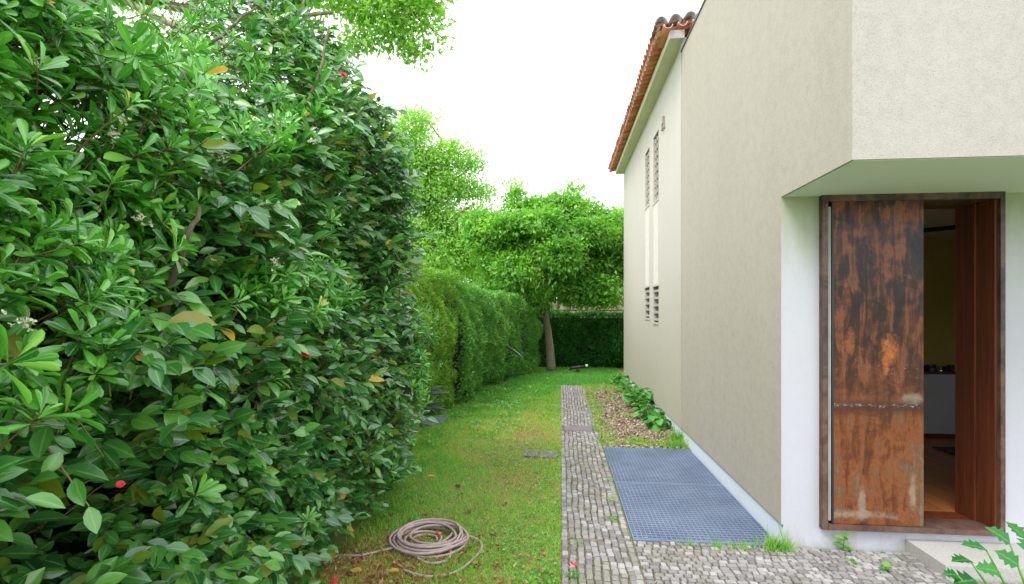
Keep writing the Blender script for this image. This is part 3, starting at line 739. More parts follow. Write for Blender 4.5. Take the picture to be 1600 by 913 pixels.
def sample_surface(n, depth):
    Y = rng.uniform(.2, 5.75, n); H = shrub_top(Y); z = rng.uniform(.05, 1.0, n) * H
    dens = rng.random(n) < np.clip(1.6 / np.maximum(Y, .8), .45, 1)       # fewer needed nearer? keep even
    d = rng.exponential(depth, n); d = np.where(rng.random(n) < .24, rng.uniform(0, .5, n), d); d = np.where(rng.random(n) < .035, rng.uniform(-.16, -.05, n), d)
    hol = noise(Y * 2.6, z * 3.0, 1.7, 14) + .5 * noise(Y * 6, z * 6.5, 4.2, 15)
    d = d + np.clip(hol - .30, 0, 1) * .8                                  # hollows between the boughs
    X = shrub_x(Y, z) - d
    return X, Y, z, d

cam_root = empty('camellia_shrub', (-2.0, 3.6, 0), 'huge dark glossy camellia shrub with red blooms, right and lower part of the left thicket', 'shrub')
pit_root = empty('pittosporum_shrub', (-1.9, 1.3, 0), 'big bright green shrub with long leaves in whorls, upper left of the thicket', 'shrub')

# camellia
nT = 7200
X, Y, z, d = sample_surface(nT, .14)
px, py, t = project(X, Y, z)
keep = ~is_pit(px, py) | (rng.random(nT) < .06); keep &= (z < shrub_top(Y) - .02)
X, Y, z, d = X[keep], Y[keep], z[keep], d[keep]; n = len(X)
S = np.stack([X, Y, z], 1)
td = norm(np.stack([rng.normal(.75, .35, n), rng.normal(-.1, .55, n), rng.normal(.28, .45, n)], 1))
TL = rng.uniform(.16, .34, n); K = 8
P, A, N, tw = [], [], [], []
for k in range(K):
    f = (k + .6) / K; side = norm(np.cross(td, [[0, 0, 1.0]])) * (1 if k % 2 else -1)
    p = S + td * (TL * (f - .6))[:, None] + np.array([0, 0, -.03]) * f * f
    a = norm(td * (.45 + .7 * f) + side * (1.05 - .75 * f) + rng.normal(0, .22, (n, 3)) + [0, 0, -.30])
    nn = norm(np.array([.48, -.48, .72]) + rng.normal(0, .36, (n, 3)))
    P.append(p); A.append(a); N.append(nn); tw.append(np.arange(n))
P, A, N, tw = (np.concatenate(q) for q in (P, A, N, tw))
ok = rng.random(len(P)) < .9; P, A, N, tw = P[ok], A[ok], N[ok], tw[ok]
ln = rng.normal(.076, .020, len(P)).clip(.03, .118); wd = ln * rng.normal(.50, .05, len(P)).clip(.4, .6)
tint = np.clip(rng.beta(2, 2.2, len(P)) * .9 + noise(P[:, 0] * 2, P[:, 1] * 2, P[:, 2] * 2, 9) * .12, .0, .93)
young = (rng.random(len(P)) < .035)
newtw = rng.random(n) < .07 * (z > .5) ; young |= newtw[tw] & (np.arange(len(P)) % 3 == 0)
old = rng.random(len(P)) < .0045
px, py, t = project(*P.T); inv = (px > -20) & (px < 1600) & (py > -20) & (py < 930)
dep = (shrub_x(P[:, 1], P[:, 2]) - P[:, 0])
near = pick(inv & (dep < .12) & (t > .5), 300, t / ln)
mm = [M['yellow'] if old[i] else M['cam_new'] if young[i] else M['cam'] for i in near]
leaf_objects('leaf', L_cam, P[near], A[near], N[near], ln[near], wd[near], mm, cam_root)
rest = np.ones(len(P), bool); rest[near] = False
for nm, msk, m_ in (('glossy_leaves', rest & ~young & ~old, 'cam'), ('young_leaves', rest & young & ~old, 'cam_new'), ('yellow_leaves', rest & old, 'yellow')):
    hi = msk & (t < 3.2); lo = msk & ~hi
    leaf_mass(nm, L_cam, P[hi], A[hi], N[hi], ln[hi], wd[hi], tint[hi], M[m_], cam_root)
    leaf_mass(nm, L_cam_lo, P[lo], A[lo], N[lo], ln[lo], wd[lo], tint[lo], M[m_], cam_root)
twigs_mass('twigs', S - td * (TL * .7)[:, None] - np.array([.05, 0, .02]), S + td * (TL * .35)[:, None] + np.array([0, 0, -.025]), np.full((n, 1), .0032), M['twig'], cam_root)
print('camellia leaves', len(P))

# pittosporum
nT = 6000
X, Y, z, d = sample_surface(nT * 2, .12)
px, py, t = project(X, Y, z)
keep = is_pit(px, py) & (z < shrub_top(Y) - .02) | (rng.random(nT * 2) < .012); X, Y, z, d = X[keep], Y[keep], z[keep], d[keep]; n = len(X)
S = np.stack([X + .05, Y, z], 1); ax = norm(np.stack([rng.normal(.55, .3, n), rng.normal(-.05, .4, n), rng.normal(.62, .35, n)], 1))
P, A, N, dk = [], [], [], []
ref = norm(np.cross(ax, rng.normal(0, 1, (n, 3)))); ref2 = np.cross(ax, ref); K = 13
sc_w = rng.uniform(.8, 1.15, n); lnl = []
for k in range(K):
    ph = k * 2.39996 + rng.normal(0, .15, n); el = R(1) * np.interp(k, [0, K], [92, 28]) + rng.normal(0, .12, n)
    rad = ref * np.cos(ph)[:, None] + ref2 * np.sin(ph)[:, None]
    a = ax * np.cos(el)[:, None] + rad * np.sin(el)[:, None]
    P.append(S + a * .006 + ax * (k * .0028)); A.append(a); N.append(ax * np.sin(el)[:, None] - rad * np.cos(el)[:, None] * .9 + rng.normal(0, .12, (n, 3)))
    lnl.append(rng.normal(.073 if k < 9 else .052, .009, n).clip(.03, .11) * sc_w)
P, A, N, ln = (np.concatenate(q) for q in (P, A, N, lnl)); kk = np.repeat(np.arange(K), n)
ok = rng.random(len(P)) < .88; P, A, N, ln, kk = P[ok], A[ok], N[ok], ln[ok], kk[ok]
wd = ln * rng.normal(.30, .03, len(P)).clip(.22, .38)
tint = np.clip(rng.beta(2, 2, len(P)) * .7 + kk / K * .3, 0, .97)
old = rng.random(len(P)) < .0045
px, py, t = project(*P.T); inv = (px > -20) & (px < 1600) & (py > -20) & (py < 930); dep = (shrub_x(P[:, 1], P[:, 2]) - P[:, 0])
near = pick(inv & (dep < .08) & (t > .45), 300, t / ln)
leaf_objects('leaf', L_pit, P[near], A[near], N[near], ln[near], wd[near], [M['yellow'] if old[i] else M['pit_leaf'] for i in near], pit_root)
rest = np.ones(len(P), bool); rest[near] = False
hi = rest & ~old & (t < 2.6); lo = rest & ~old & ~hi
leaf_mass('whorled_leaves', L_pit, P[hi], A[hi], N[hi], ln[hi], wd[hi], tint[hi], M['pit_leaf'], pit_root)
leaf_mass('whorled_leaves', L_pit_lo, P[lo], A[lo], N[lo], ln[lo], wd[lo], tint[lo], M['pit_leaf'], pit_root)
leaf_mass('yellow_leaves', L_pit_lo, P[rest & old], A[rest & old], N[rest & old], ln[rest & old], wd[rest & old], tint[rest & old], M['yellow'], pit_root)
twigs_mass('twigs', S - ax * rng.uniform(.12, .3, (n, 1)) - np.array([.06, 0, .0]), S + ax * .03, np.full((n, 1), .0036), M['twig'], pit_root)
print('pitto leaves', len(P))

# inner foliage behind both, its deep shade put into the colour
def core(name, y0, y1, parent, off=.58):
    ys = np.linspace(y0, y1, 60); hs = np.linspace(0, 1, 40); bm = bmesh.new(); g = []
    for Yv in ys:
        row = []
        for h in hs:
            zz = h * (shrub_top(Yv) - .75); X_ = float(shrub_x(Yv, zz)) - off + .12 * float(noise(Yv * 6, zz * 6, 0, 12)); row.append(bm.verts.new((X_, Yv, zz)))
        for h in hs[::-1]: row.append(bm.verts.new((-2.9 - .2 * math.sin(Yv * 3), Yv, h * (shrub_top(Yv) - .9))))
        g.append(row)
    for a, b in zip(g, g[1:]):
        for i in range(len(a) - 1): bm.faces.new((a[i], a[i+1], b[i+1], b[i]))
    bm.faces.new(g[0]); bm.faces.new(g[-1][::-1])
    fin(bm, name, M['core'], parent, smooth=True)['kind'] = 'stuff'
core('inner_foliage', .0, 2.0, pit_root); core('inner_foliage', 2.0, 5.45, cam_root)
# visible stems
def stem(name, pts, rads, m, parent, n=8, jit=.01):
    P_ = spline(pts, 5); rr = np.interp(np.linspace(0, 1, len(P_)), np.linspace(0, 1, len(rads)), rads); bm = bmesh.new()
    P_ = [p + rng.normal(0, jit * .3, 3) for p in P_]; tube(bm, P_, list(rr), n); return fin(bm, name, m, parent, smooth=True)
stem('branch', [D(258, 470, 1.80), D(275, 420, 1.74), D(292, 370, 1.72), D(312, 322, 1.74)], [.013, .012, .010, .007], M['bark'], cam_root)
stem('cut_branch', [D(294, 262, 1.80), D(288, 225, 1.72), D(279, 190, 1.66)], [.007, .006, .0055], M['bark'], cam_root)
stem('trunk', [(-2.0, 2.4, 0), (-1.9, 2.2, .9), D(258, 470, 1.80)], [.05, .035, .018], M['bark_pale'], cam_root)
stem('branch', [D(250, 200, 1.75), D(268, 150, 1.8), D(290, 110, 1.85)], [.012, .010, .007], M['bark'], pit_root)
stem('trunk', [(-2.0, 1.3, 0), (-1.95, 1.35, 1.2), (-1.8, 1.5, 2.4)], [.06, .045, .02], M['bark'], pit_root)
for a, b, c in (((400, 10), (345, 55), (290, 95)), ((440, 150), (395, 190), (350, 250)), ((50, 225), (100, 180), (130, 110)), ((515, 40), (500, 110), (470, 180))):
    stem('branch', [D(*a, 1.75 if a[0] < 200 else 3.2), D(*b, 1.7 if a[0] < 200 else 3.05), D(*c, 1.65 if a[0] < 200 else 2.9)], [.006, .009, .010], M['bark'], pit_root if a[0] < 200 else cam_root)

def surf_t(px_, py_, out=.04):
    """where a pixel's ray meets the shrub face"""
    for t_ in np.arange(.7, 7, .01):
        p = D(px_, py_, t_)
        if p[0] <= float(shrub_x(p[1], p[2])) + out: return np.array(p)
    return np.array(D(px_, py_, 3))
def flower(name, c, r, m, parent, n=9, layers=2, label=None, up=(.6, -.5, .6)):
    up = norm(np.array(up, float)); u = norm(np.cross(up, [0, 0, 1.0])); w = np.cross(up, u); P, A, N = [], [], []
    for l in range(layers):
        for k in range(n - 2 * l):
            a = 2 * math.pi * k / (n - 2 * l) + l * .4; el = R(70 - 32 * l); rd = u * math.cos(a) + w * math.sin(a)
            P.append(c); A.append(up * math.cos(el) + rd * math.sin(el)); N.append(up * math.sin(el) - rd * math.cos(el))
    P, A, N = np.array(P), np.array(A), np.array(N)
    o = leaf_mass(name, L_round, P, A, N, np.full(len(P), r), np.full(len(P), r * .8), rng.random(len(P)) * .9, m, parent, stuff=False)
    if label: o['label'] = label
    return o
for (x_, y_, s_) in ((478, 552, .030), (188, 757, .010), (522, 908, .018), (536, 118, .024)):
    flower('flower', surf_t(x_, y_, .10), s_, M['red'], cam_root, label='crimson camellia bloom')
for (x_, y_) in ((35, 505), (190, 185), (435, 197), (430, 412), (488, 221), (60, 95), (345, 243), (180, 212), (220, 345)):
    c = surf_t(x_, y_, .10)
    k = 14; Pn = c + rng.normal(0, .011, (k, 3)); dirs = norm(rng.normal(0, 1, (k * 4, 3)) + [.5, -.3, .6])
    leaf_mass('flower_cluster', L_round, np.repeat(Pn, 4, 0), dirs, rng.normal(0, 1, (k * 4, 3)), np.full(k * 4, .008), np.full(k * 4, .006), rng.random(k * 4), M['cream_fl'], pit_root)

# ------------------------------------------------------------------ hedges
def hedge(name, label, curve, zt, thick, m, n, ls, seed, group=None, dens_top=.25, core_in=.30):
    """curve: front line [(x,y)..]; foliage volume behind it (towards -normal)"""
    C = np.array(curve, float); seg = np.diff(C, axis=0); Ls = np.linalg.norm(seg, axis=1); cum = np.concatenate([[0], np.cumsum(Ls)])
    def at(s):
        x = np.interp(s, cum, C[:, 0]); y = np.interp(s, cum, C[:, 1]); i = np.clip(np.searchsorted(cum, s) - 1, 0, len(Ls) - 1)
        tg = seg[i] / Ls[i][:, None]; return x, y, np.stack([tg[:, 1], -tg[:, 0]], 1)   # outward normal = right of travel
    s = rng.uniform(0, cum[-1], n); top = rng.random(n) < dens_top
    zh = np.interp(s, np.linspace(0, cum[-1], len(zt)), zt); zh = zh + .06 * noise(s * 2.5, 0, 0, seed) + .03 * noise(s * 8, 0, 0, seed)
    h = rng.random(n); dd = rng.exponential(.05, n)
    x, y, nr = at(s)
    b1 = .15 * noise(s * 1.8, h * 3.5, 0, seed + 1) + .10 * noise(s * 4.5, h * 8, 0, seed + 2) + .05 * noise(s * 11, h * 20, 0, seed + 4)
    dep = np.where(top, rng.random(n) * thick, dd - b1 + .22 * np.clip((h - .82) / .18, 0, 1) ** 2 + .10 * np.clip((.12 - h) / .12, 0, 1))
    zz = np.where(top, zh - dd * .8 + .06 * noise(x * 5, y * 5, dep * 4, seed + 3) , h * zh)
    P = np.stack([x - nr[:, 0] * dep, y - nr[:, 1] * dep, zz + .02], 1)
    out = np.stack([nr[:, 0], nr[:, 1], np.full(n, .55)], 1); out[top] = [0, 0, 1.0]
    A = norm(out + rng.normal(0, .75, (n, 3))); N = norm(out * .6 + np.array([0, 0, .8]) + rng.normal(0, .55, (n, 3)))
    o = empty(name, (float(C[:, 0].mean()), float(C[:, 1].mean()), 0), label, 'hedge', group)
    ln = rng.normal(ls, ls * .2, n).clip(ls * .4); tint = np.clip(rng.beta(2, 2, n) * .8 + .15 * (h - .5) + .2 * noise(P[:, 0] * 1.3, P[:, 1] * 1.3, P[:, 2] * 1.3, seed + 5) + .1, 0, .99)
    leaf_mass('foliage', L_q, P, A, N, ln, ln * .5, tint, m, o)
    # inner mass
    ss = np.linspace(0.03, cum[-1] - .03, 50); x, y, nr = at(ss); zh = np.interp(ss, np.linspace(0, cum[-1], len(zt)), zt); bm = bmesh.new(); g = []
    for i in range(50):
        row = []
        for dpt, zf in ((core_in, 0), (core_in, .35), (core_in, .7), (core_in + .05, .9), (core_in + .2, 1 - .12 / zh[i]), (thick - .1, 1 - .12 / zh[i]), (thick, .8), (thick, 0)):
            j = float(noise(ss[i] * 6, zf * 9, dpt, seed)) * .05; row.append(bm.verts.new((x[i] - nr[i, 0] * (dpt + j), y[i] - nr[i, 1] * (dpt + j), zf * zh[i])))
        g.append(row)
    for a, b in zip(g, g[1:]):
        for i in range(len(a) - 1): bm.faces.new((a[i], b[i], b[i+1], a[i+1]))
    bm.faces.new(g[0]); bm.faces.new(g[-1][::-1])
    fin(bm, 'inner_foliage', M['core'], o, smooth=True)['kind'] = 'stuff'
    return o
hedge('hedge', 'tall bright green clipped hedge just beyond the big camellia thicket', [(-1.98, 5.2), (-2.06, 6.4), (-1.92, 7.6), (-1.68, 8.5)], [2.05, 2.15, 2.25, 2.15], 1.0, M['hedge'], 60000, .042, 20)
hedge('hedge', 'lower darker green hedge curving round behind the lawn, left of the small tree', [(-1.62, 8.45), (-1.5, 10.2), (-1.25, 11.8), (-.80, 13.1), (-.55, 14.0)], [2.1, 2.02, 2.0, 1.9], .9, M['hedge2'], 60000, .048, 30)
hedge('hedge', 'low dark hedge across the far end of the lawn behind the tree trunk', [(-1.1, 14.75), (.6, 14.85), (1.8, 14.8), (4.5, 14.8)], [1.58, 1.55, 1.55, 1.6], .8, M['hedge3'], 36000, .065, 40)

# ------------------------------------------------------------------ trees
def crown(blobs, tpx, n, ls, m, parent, seed, up=.6, spread=.10, wr=.5, flat=.8, dt=0.9):
    """blobs (px, py, rx, ry[, depth offset]) at distance tpx -> clumps of leaves in 3-D"""
    w = np.array([b[2] * b[3] for b in blobs], float); w /= w.sum(); P_, N_ = [], []
    for b, wi in zip(blobs, w):
        k = max(3, int(n * wi / 14)); t0 = tpx + (b[4] if len(b) > 4 else 0)
        c = np.array(D(b[0], b[1], t0)); rx, rz = b[2] / F * t0, b[3] / F * t0
        v = norm(rng.normal(0, 1, (k, 3))); rr = rng.random((k, 1)) ** .33 * .75 + .25 * rng.random((k, 1))
        cc = c + v * rr * np.array([rx, max(rx, rz) * dt, rz])
        cc = cc + .10 * rx * np.stack([noise(*(cc.T * 2.3), seed), noise(*(cc.T * 2.3 + 9), seed), noise(*(cc.T * 2.3 + 17), seed)], 1)
        q = rng.integers(10, 19)
        off = rng.normal(0, spread, (k, 14, 3)) * [1, 1, .55]
        P_.append((cc[:, None] + off).reshape(-1, 3)); N_.append(np.repeat(v, 14, 0))
    P_, v = np.concatenate(P_), np.concatenate(N_); k = len(P_)
    N = norm(np.array([0, 0, up]) + v * .45 + rng.normal(0, .38, (k, 3))); A = norm(v * .6 + rng.normal(0, .7, (k, 3)) + [0, 0, -.25])
    ln = rng.normal(ls, ls * .2, k).clip(ls * .5)
    tint = np.clip(rng.beta(2, 2, k) * .65 + .18 + .28 * noise(P_[:, 0] * 1.6, P_[:, 1] * 1.6, P_[:, 2] * 1.6, seed + 2), 0, .99)
    return leaf_mass('crown', L_q, P_, A, N, ln, ln * wr, tint, m, parent)

# small rounded tree at the end of the lawn
T1 = empty('tree', G(862, 581), 'small round-crowned green tree standing at the end of the lawn', 'tree')
tb = G(862, 581)
stem('trunk', [tb, D(858, 530, 13.9), D(853, 495, 13.9), D(852, 480, 13.85)], [.13, .105, .085, .08], M['bark_pale'], T1, 10)
for pts, rd in (([(853, 492, 13.9), (828, 462, 13.7), (812, 430, 13.6), (800, 380, 13.5)], [.07, .055, .04, .02]),
                ([(853, 488, 13.9), (868, 455, 13.9), (893, 420, 13.8), (930, 380, 13.7)], [.075, .06, .04, .02]),
                ([(853, 488, 13.9), (853, 440, 13.9), (850, 390, 13.8), (835, 330, 13.8)], [.07, .055, .04, .02]),
                ([(852, 460, 13.9), (875, 420, 14.2), (895, 360, 14.2), (895, 310, 14.2)], [.04, .035, .025, .012]),
                ([(828, 462, 13.7), (790, 430, 14), (762, 395, 14)], [.04, .03, .015]), ([(868, 455, 13.9), (915, 440, 13.4), (955, 430, 13.2)], [.035, .025, .012])):
    stem('limb', [D(*p) for p in pts], rd, M['bark'], T1, 7, .03)
crown([(800, 395, 62, 52), (858, 372, 72, 58), (925, 395, 66, 62), (765, 372, 40, 34), (825, 338, 48, 30), (900, 340, 50, 30), (803, 305, 11, 26), (894, 306, 11, 24), (868, 318, 22, 16), (842, 318, 22, 14),
       (955, 352, 40, 26), (752, 350, 26, 20), (842, 462, 24, 18, -.5), (932, 452, 46, 24, -.6), (788, 438, 40, 22), (985, 395, 60, 60), (935, 468, 44, 14, -.4), (895, 462, 30, 14, -.2), (900, 430, 40, 24, -.4), (815, 420, 46, 30, -.8), (880, 395, 40, 30, -1.4), (790, 352, 34, 22, -.8), (930, 360, 36, 24, -1), (850, 345, 36, 22, -1.3)],
      13.9, 56000, .115, M['maple'], T1, 61, up=.8, spread=.13, wr=.55, dt=.75)

# pale trees beyond the left hedge
T2 = empty('tree', (-4.1, 16.5, 0), 'tall pale green loose-crowned tree rising behind the left hedge', 'tree')
stem('trunk', [(-4.1, 16.5, 0), (-4.0, 16.5, 2), D(668, 330, 17), D(672, 250, 17)], [.2, .17, .11, .05], M['bark'], T2)
for pts in ([(668, 330, 17), (700, 290, 17), (735, 262, 17)], [(668, 340, 17), (640, 290, 17), (625, 220, 17)], [(666, 370, 17), (705, 340, 16.7), (745, 318, 16.5)], [(672, 260, 17), (690, 225, 17), (665, 185, 17)]):
    stem('limb', [D(*p) for p in pts], [.06, .04, .015], M['bark'], T2, 6, .04)
crown([(655, 190, 26, 20), (630, 215, 40, 34), (690, 250, 36, 24), (735, 250, 24, 18), (712, 290, 40, 22), (752, 300, 22, 16), (670, 300, 50, 40), (640, 340, 60, 60), (715, 350, 44, 34), (755, 345, 30, 24), (690, 400, 70, 44), (620, 280, 50, 50), (745, 395, 40, 32), (705, 228, 18, 12), (600, 380, 60, 60), (655, 250, 40, 30)],
      17, 46000, .12, M['lime'], T2, 71, up=.6, spread=.20, wr=.5)
# tree overhead, behind the thicket
T3 = empty('tree', (-7.0, 5.2, 0), 'large lime green tree overhanging the thicket from behind, top left', 'tree')
stem('trunk', [(-7.0, 5.2, 0), (-6.9, 5.2, 2.5), (-6.8, 5.3, 5.0), (-6.5, 5.5, 7.2)], [.28, .24, .18, .10], M['bark'], T3, 10)
for pts, rd in (([(-6.8, 5.3, 4.9), D(100, -25, 6.6), D(290, 15, 6.4), D(420, 28, 6.3), D(520, 20, 6.2)], [.09, .07, .055, .035, .02]),
                ([D(150, -20, 6.6), D(250, 30, 6.0), D(330, 65, 5.8), D(400, 75, 5.6)], [.05, .035, .025, .012]),
                ([D(420, 28, 6.3), D(540, -20, 6.4), D(640, 20, 6.5), D(694, 62, 6.5)], [.04, .03, .02, .008]),
                ([D(290, 15, 6.4), D(360, -30, 6.6), D(500, -60, 6.8), D(600, -40, 6.8)], [.05, .04, .03, .015]),
                ([D(600, -10, 6.5), D(625, 50, 6.4), D(650, 88, 6.3)], [.015, .01, .006]),
                ([D(230, 0, 6.4), D(300, -10, 6.2), D(380, -5, 6), D(450, 10, 6)], [.04, .03, .02, .01])):
    stem('limb', pts, rd, M['bark_pale'], T3, 7, .03)
crown([(600, 15, 56, 28), (655, 25, 34, 24), (688, 62, 12, 9), (640, 72, 26, 14), (555, -5, 50, 26), (480, -25, 70, 30), (440, 30, 44, 18), (330, 70, 48, 20), (255, 45, 40, 16), (400, 95, 40, 14), (180, -20, 60, 26), (610, 55, 30, 16), (300, -40, 80, 24), (650, -20, 60, 30), (560, 60, 30, 20), (500, 90, 40, 20), (660, 85, 8, 6)],
      6.4, 11500, .080, M['lime'], T3, 81, up=.5, spread=.085, wr=.45, dt=.8)
# tree beyond the house corner
T4 = empty('tree', (5.0, 24, 0), 'far green tree just showing beside the pale far wall corner', 'tree')
stem('trunk', [(5.0, 24, 0), (5.0, 24, 2), (4.9, 24, 4.4)], [.2, .17, .1], M['bark'], T4)
crown([(968, 345, 22, 22), (990, 350, 40, 40), (1000, 390, 60, 60)], 24, 12000, .14, M['lime'], T4, 91, spread=.2)
T5 = empty('tree', (-3.2, 22, 0), 'pale tree mass filling the gap between hedge and small tree', 'tree')
stem('trunk', [(-3.2, 22, 0), (-3.1, 22, 2), D(720, 400, 22)], [.2, .17, .1], M['bark'], T5)
crown([(720, 410, 60, 50), (780, 420, 50, 50), (680, 380, 50, 40), (830, 430, 60, 40), (900, 410, 60, 40), (960, 420, 50, 40), (880, 455, 80, 28), (940, 460, 60, 24), (800, 460, 50, 30)], 22, 26000, .16, M['maple'], T5, 95, spread=.22)
# neighbouring stone bank behind the back hedge
bm = bmesh.new()
nw = empty('stone_wall', (1, 19, 0), 'rough beige stone wall showing in a strip above the back hedge', 'wall')
boxobj('wall_core', M['farstone'], (-3, 8, 19.0, 19.25, 0, 1.99), nw)
for i in range(24):
    for k in range(5):
        w = .42; x = -3 + i * w + (k % 2) * .2; z0 = k * .42
        boxobj('stone', M['farstone'], (x + .012, x + w - .012, 18.9 + random.uniform(-.04, .04), 18.998, z0 + .01, z0 + .40 + random.uniform(-.02, .02)), nw, bevel=.03)

# ------------------------------------------------------------------ lawn
def lawn_left(y): return np.interp(y, [2.5, 3.75, 5.9, 7.3, 10.4, 13, 14.2], [-1.45, -1.5, -1.85, -1.9, -1.7, -1.1, -.9])
def grass_region(n, y0, y1, right=0.0, hmu=.035, wmu=.0035, seed=3):
    Y = y0 + (y1 - y0) * rng.random(n) ** 1.35; l = lawn_left(Y); X = l + (right - l) * rng.random(n)
    return X, Y
n = 170000
X, Y = grass_region(n, 2.5, 14.7, 0.0)
far = Y > 11.15; X = np.where(far, -1.2 + rng.random(n) * 2.75, X)
patch = noise(X * 1.1, Y * .9, 0, 31) * .6 + noise(X * 3, Y * 3, 0, 32) * .4
worn = np.exp(-((X + .35) / .45) ** 2 - ((Y - 6.3) / 2.0) ** 2) + .5 * np.exp(-((X + .9) / .5) ** 2 - ((Y - 3.2) / .6) ** 2)
X = np.where(~far & (X > -.03), X + rng.random(n) * .045 * (.5 + noise(Y * 5, 0, 0, 90)).clip(0), X)
keep = rng.random(n) > np.clip(.30 - patch * .35 + worn * .45, 0, .85); keep &= ~((X > -.42) & (X < -.04) & (Y > 5.52) & (Y < 5.95) & (rng.random(n) < .8))
X, Y, patch, worn, far = X[keep], Y[keep], patch[keep], worn[keep], far[keep]; n = len(X)
P = np.stack([X, Y, np.full(n, .004)], 1); A = norm(np.stack([rng.normal(0, .5, n), rng.normal(0, .5, n), np.full(n, .9)], 1)); N = norm(rng.normal(0, 1, (n, 3)))
h = rng.gamma(5, .0068, n).clip(.012, .085) * (1 + .4 * patch + .3 * far) * (1 - .35 * worn.clip(0, 1)); dist = np.hypot(X, Y)
w = rng.normal(.0042, .001, n).clip(.002) * (.7 + dist * .11)
cl = noise(X * 14, Y * 9, 0, 77); h = h * (1 + .55 * cl.clip(-.8, 1)); spots2 = np.clip(noise(X * 2.4, Y * 2.0, 0, 78) - .25, 0, 1); tint = np.clip(.20 - .16 * patch - .12 * cl + worn * .62 + spots2 * .5 - .18 * np.clip((Y - 8) / 3, 0, 1) + rng.normal(0, .14, n) + (rng.random(n) < .06) * .4 - .15 * far, 0, .98)
leaf_mass('lawn_grass', L_blade, P, A, N, h, w, tint, M['grass']); tag(bpy.data.objects['lawn_grass'], 'patchy green and yellowish lawn grass between hedge and cobbled path', 'grass')
# clover and small broad leaves in the lawn
n = 26000; X, Y = grass_region(n, 2.6, 13.5, -.02); k = noise(X * 1.7, Y * 1.7, 0, 41) + rng.normal(0, .25, n) > .15; X, Y = X[k], Y[k]; n = len(X)
P = np.stack([X, Y, rng.uniform(.012, .035, n)], 1); A = norm(np.stack([rng.normal(0, 1, n), rng.normal(0, 1, n), rng.normal(.15, .2, n)], 1)); N = norm(np.stack([rng.normal(0, .35, n), rng.normal(0, .35, n), np.ones(n)], 1))
s = rng.uniform(.010, .024, n); leaf_mass('clover', L_round, P, A, N, s, s * .8, rng.random(n), M['weed']); tag(bpy.data.objects['clover'], 'clover and small broad leaves scattered through the lawn', 'ground cover')
n = 2600; X = rng.normal(-1.05, .38, n); Y = rng.normal(8.6, 1.3, n); k = (X > lawn_left(Y) - .05) & (X < -.1) & (noise(X * 4, Y * 4, 0, 43) > -.1); X, Y = X[k], Y[k]; n = len(X)
P = np.stack([X, Y, rng.uniform(.02, .06, n)], 1); A = norm(np.stack([rng.normal(0, 1, n), rng.normal(0, 1, n), rng.normal(.25, .3, n)], 1)); N = norm(np.stack([rng.normal(0, .35, n), rng.normal(-.2, .35, n), np.ones(n)], 1))
s = rng.uniform(.025, .055, n); leaf_mass('low_weeds', L_round, P, A, N, s, s * .75, rng.random(n), M['weed']); tag(bpy.data.objects['low_weeds'], 'patch of broad-leaved low weeds in the lawn beside the hedge', 'weeds')
# litter of thin dry bits on the lawn
n = 12000; X, Y = grass_region(n, 2.6, 9, -.02); k = rng.random(n) < np.clip(.15 + np.exp(-((X + .35) / .5) ** 2 - ((Y - 6.3) / 2.2) ** 2) + 1.2 * np.exp(-((X + 1.15) / .35) ** 2 - ((Y - 3.05) / .45) ** 2), 0, 1); X, Y = X[k], Y[k]; n = len(X)
P = np.stack([X, Y, rng.uniform(.01, .03, n)], 1); A = norm(np.stack([rng.normal(0, 1, n), rng.normal(0, 1, n), rng.normal(0, .2, n)], 1)); N = norm(rng.normal(0, .4, (n, 3)) + [0, 0, 1])
s = rng.uniform(.010, .030, n) * (1 + .6 * (Y < 3.6)); leaf_mass('leaf_litter', L_q, P, A, N, s, s * .45, rng.random(n), M['dead']); tag(bpy.data.objects['leaf_litter'], 'small dry brown scraps lying in the lawn', 'litter')
# mulch chips
n = 9000; X = rng.uniform(.50, 1.49, n); Y = 6.07 + 5.0 * rng.random(n) ** 1.2
P = np.stack([X, Y, rng.uniform(.010, .028, n)], 1); A = norm(np.stack([rng.normal(0, 1, n), rng.normal(0, 1, n), rng.normal(0, .25, n)], 1)); N = norm(rng.normal(0, .5, (n, 3)) + [0, 0, 1])
L_chip = Leaf([0, .3, .7, 1], [0, .5, .45, 0], -.35, 0.0); s = rng.uniform(.02, .05, n)
leaf_mass('mulch_chips', L_chip, P, A, N, s, s * .6, rng.random(n), M['chip']); tag(bpy.data.objects['mulch_chips'], 'brown wood and stone chips covering the bed by the house', 'mulch')
# grass and weeds creeping over the bed edges and the joints
n = 26000; X = rng.uniform(.44, 1.49, n); Y = rng.uniform(6.07, 11.3, n); f = noise(X * 3, Y * 2, 0, 51) * .5 + noise(X * 8, Y * 6, 0, 52) * .5
pr = np.exp(-((X - .56) / .10) ** 2) * .75 + np.clip((Y - 10.2) / .8, 0, 1) + np.exp(-((X - .95) / .16) ** 2 - ((Y - 6.28) / .16) ** 2) + .9 * np.exp(-((X - 1.25) / .22) ** 2 - ((Y - 6.22) / .14) ** 2) + np.clip(f - .02, 0, 1) * 1.1
k = rng.random(n) < pr; X, Y = X[k], Y[k]; n = len(X)
P = np.stack([X, Y, np.full(n, .01)], 1); A = norm(np.stack([rng.normal(0, .5, n), rng.normal(0, .5, n), np.full(n, .9)], 1)); h = rng.gamma(5, .008, n).clip(.015, .1)
leaf_mass('bed_grass', L_blade, P, A, rng.normal(0, 1, (n, 3)), h, rng.uniform(.005, .009, n), np.clip(rng.beta(2, 3, n) * .9, 0, .98), M['grass']); tag(bpy.data.objects['bed_grass'], 'grass creeping over the edges of the mulch bed', 'grass')
n = 16000; X = rng.uniform(0, 3.4, n); Y = rng.uniform(2.4, 11, n); inpath = (X < .49) | (Y < YG0 - .01)
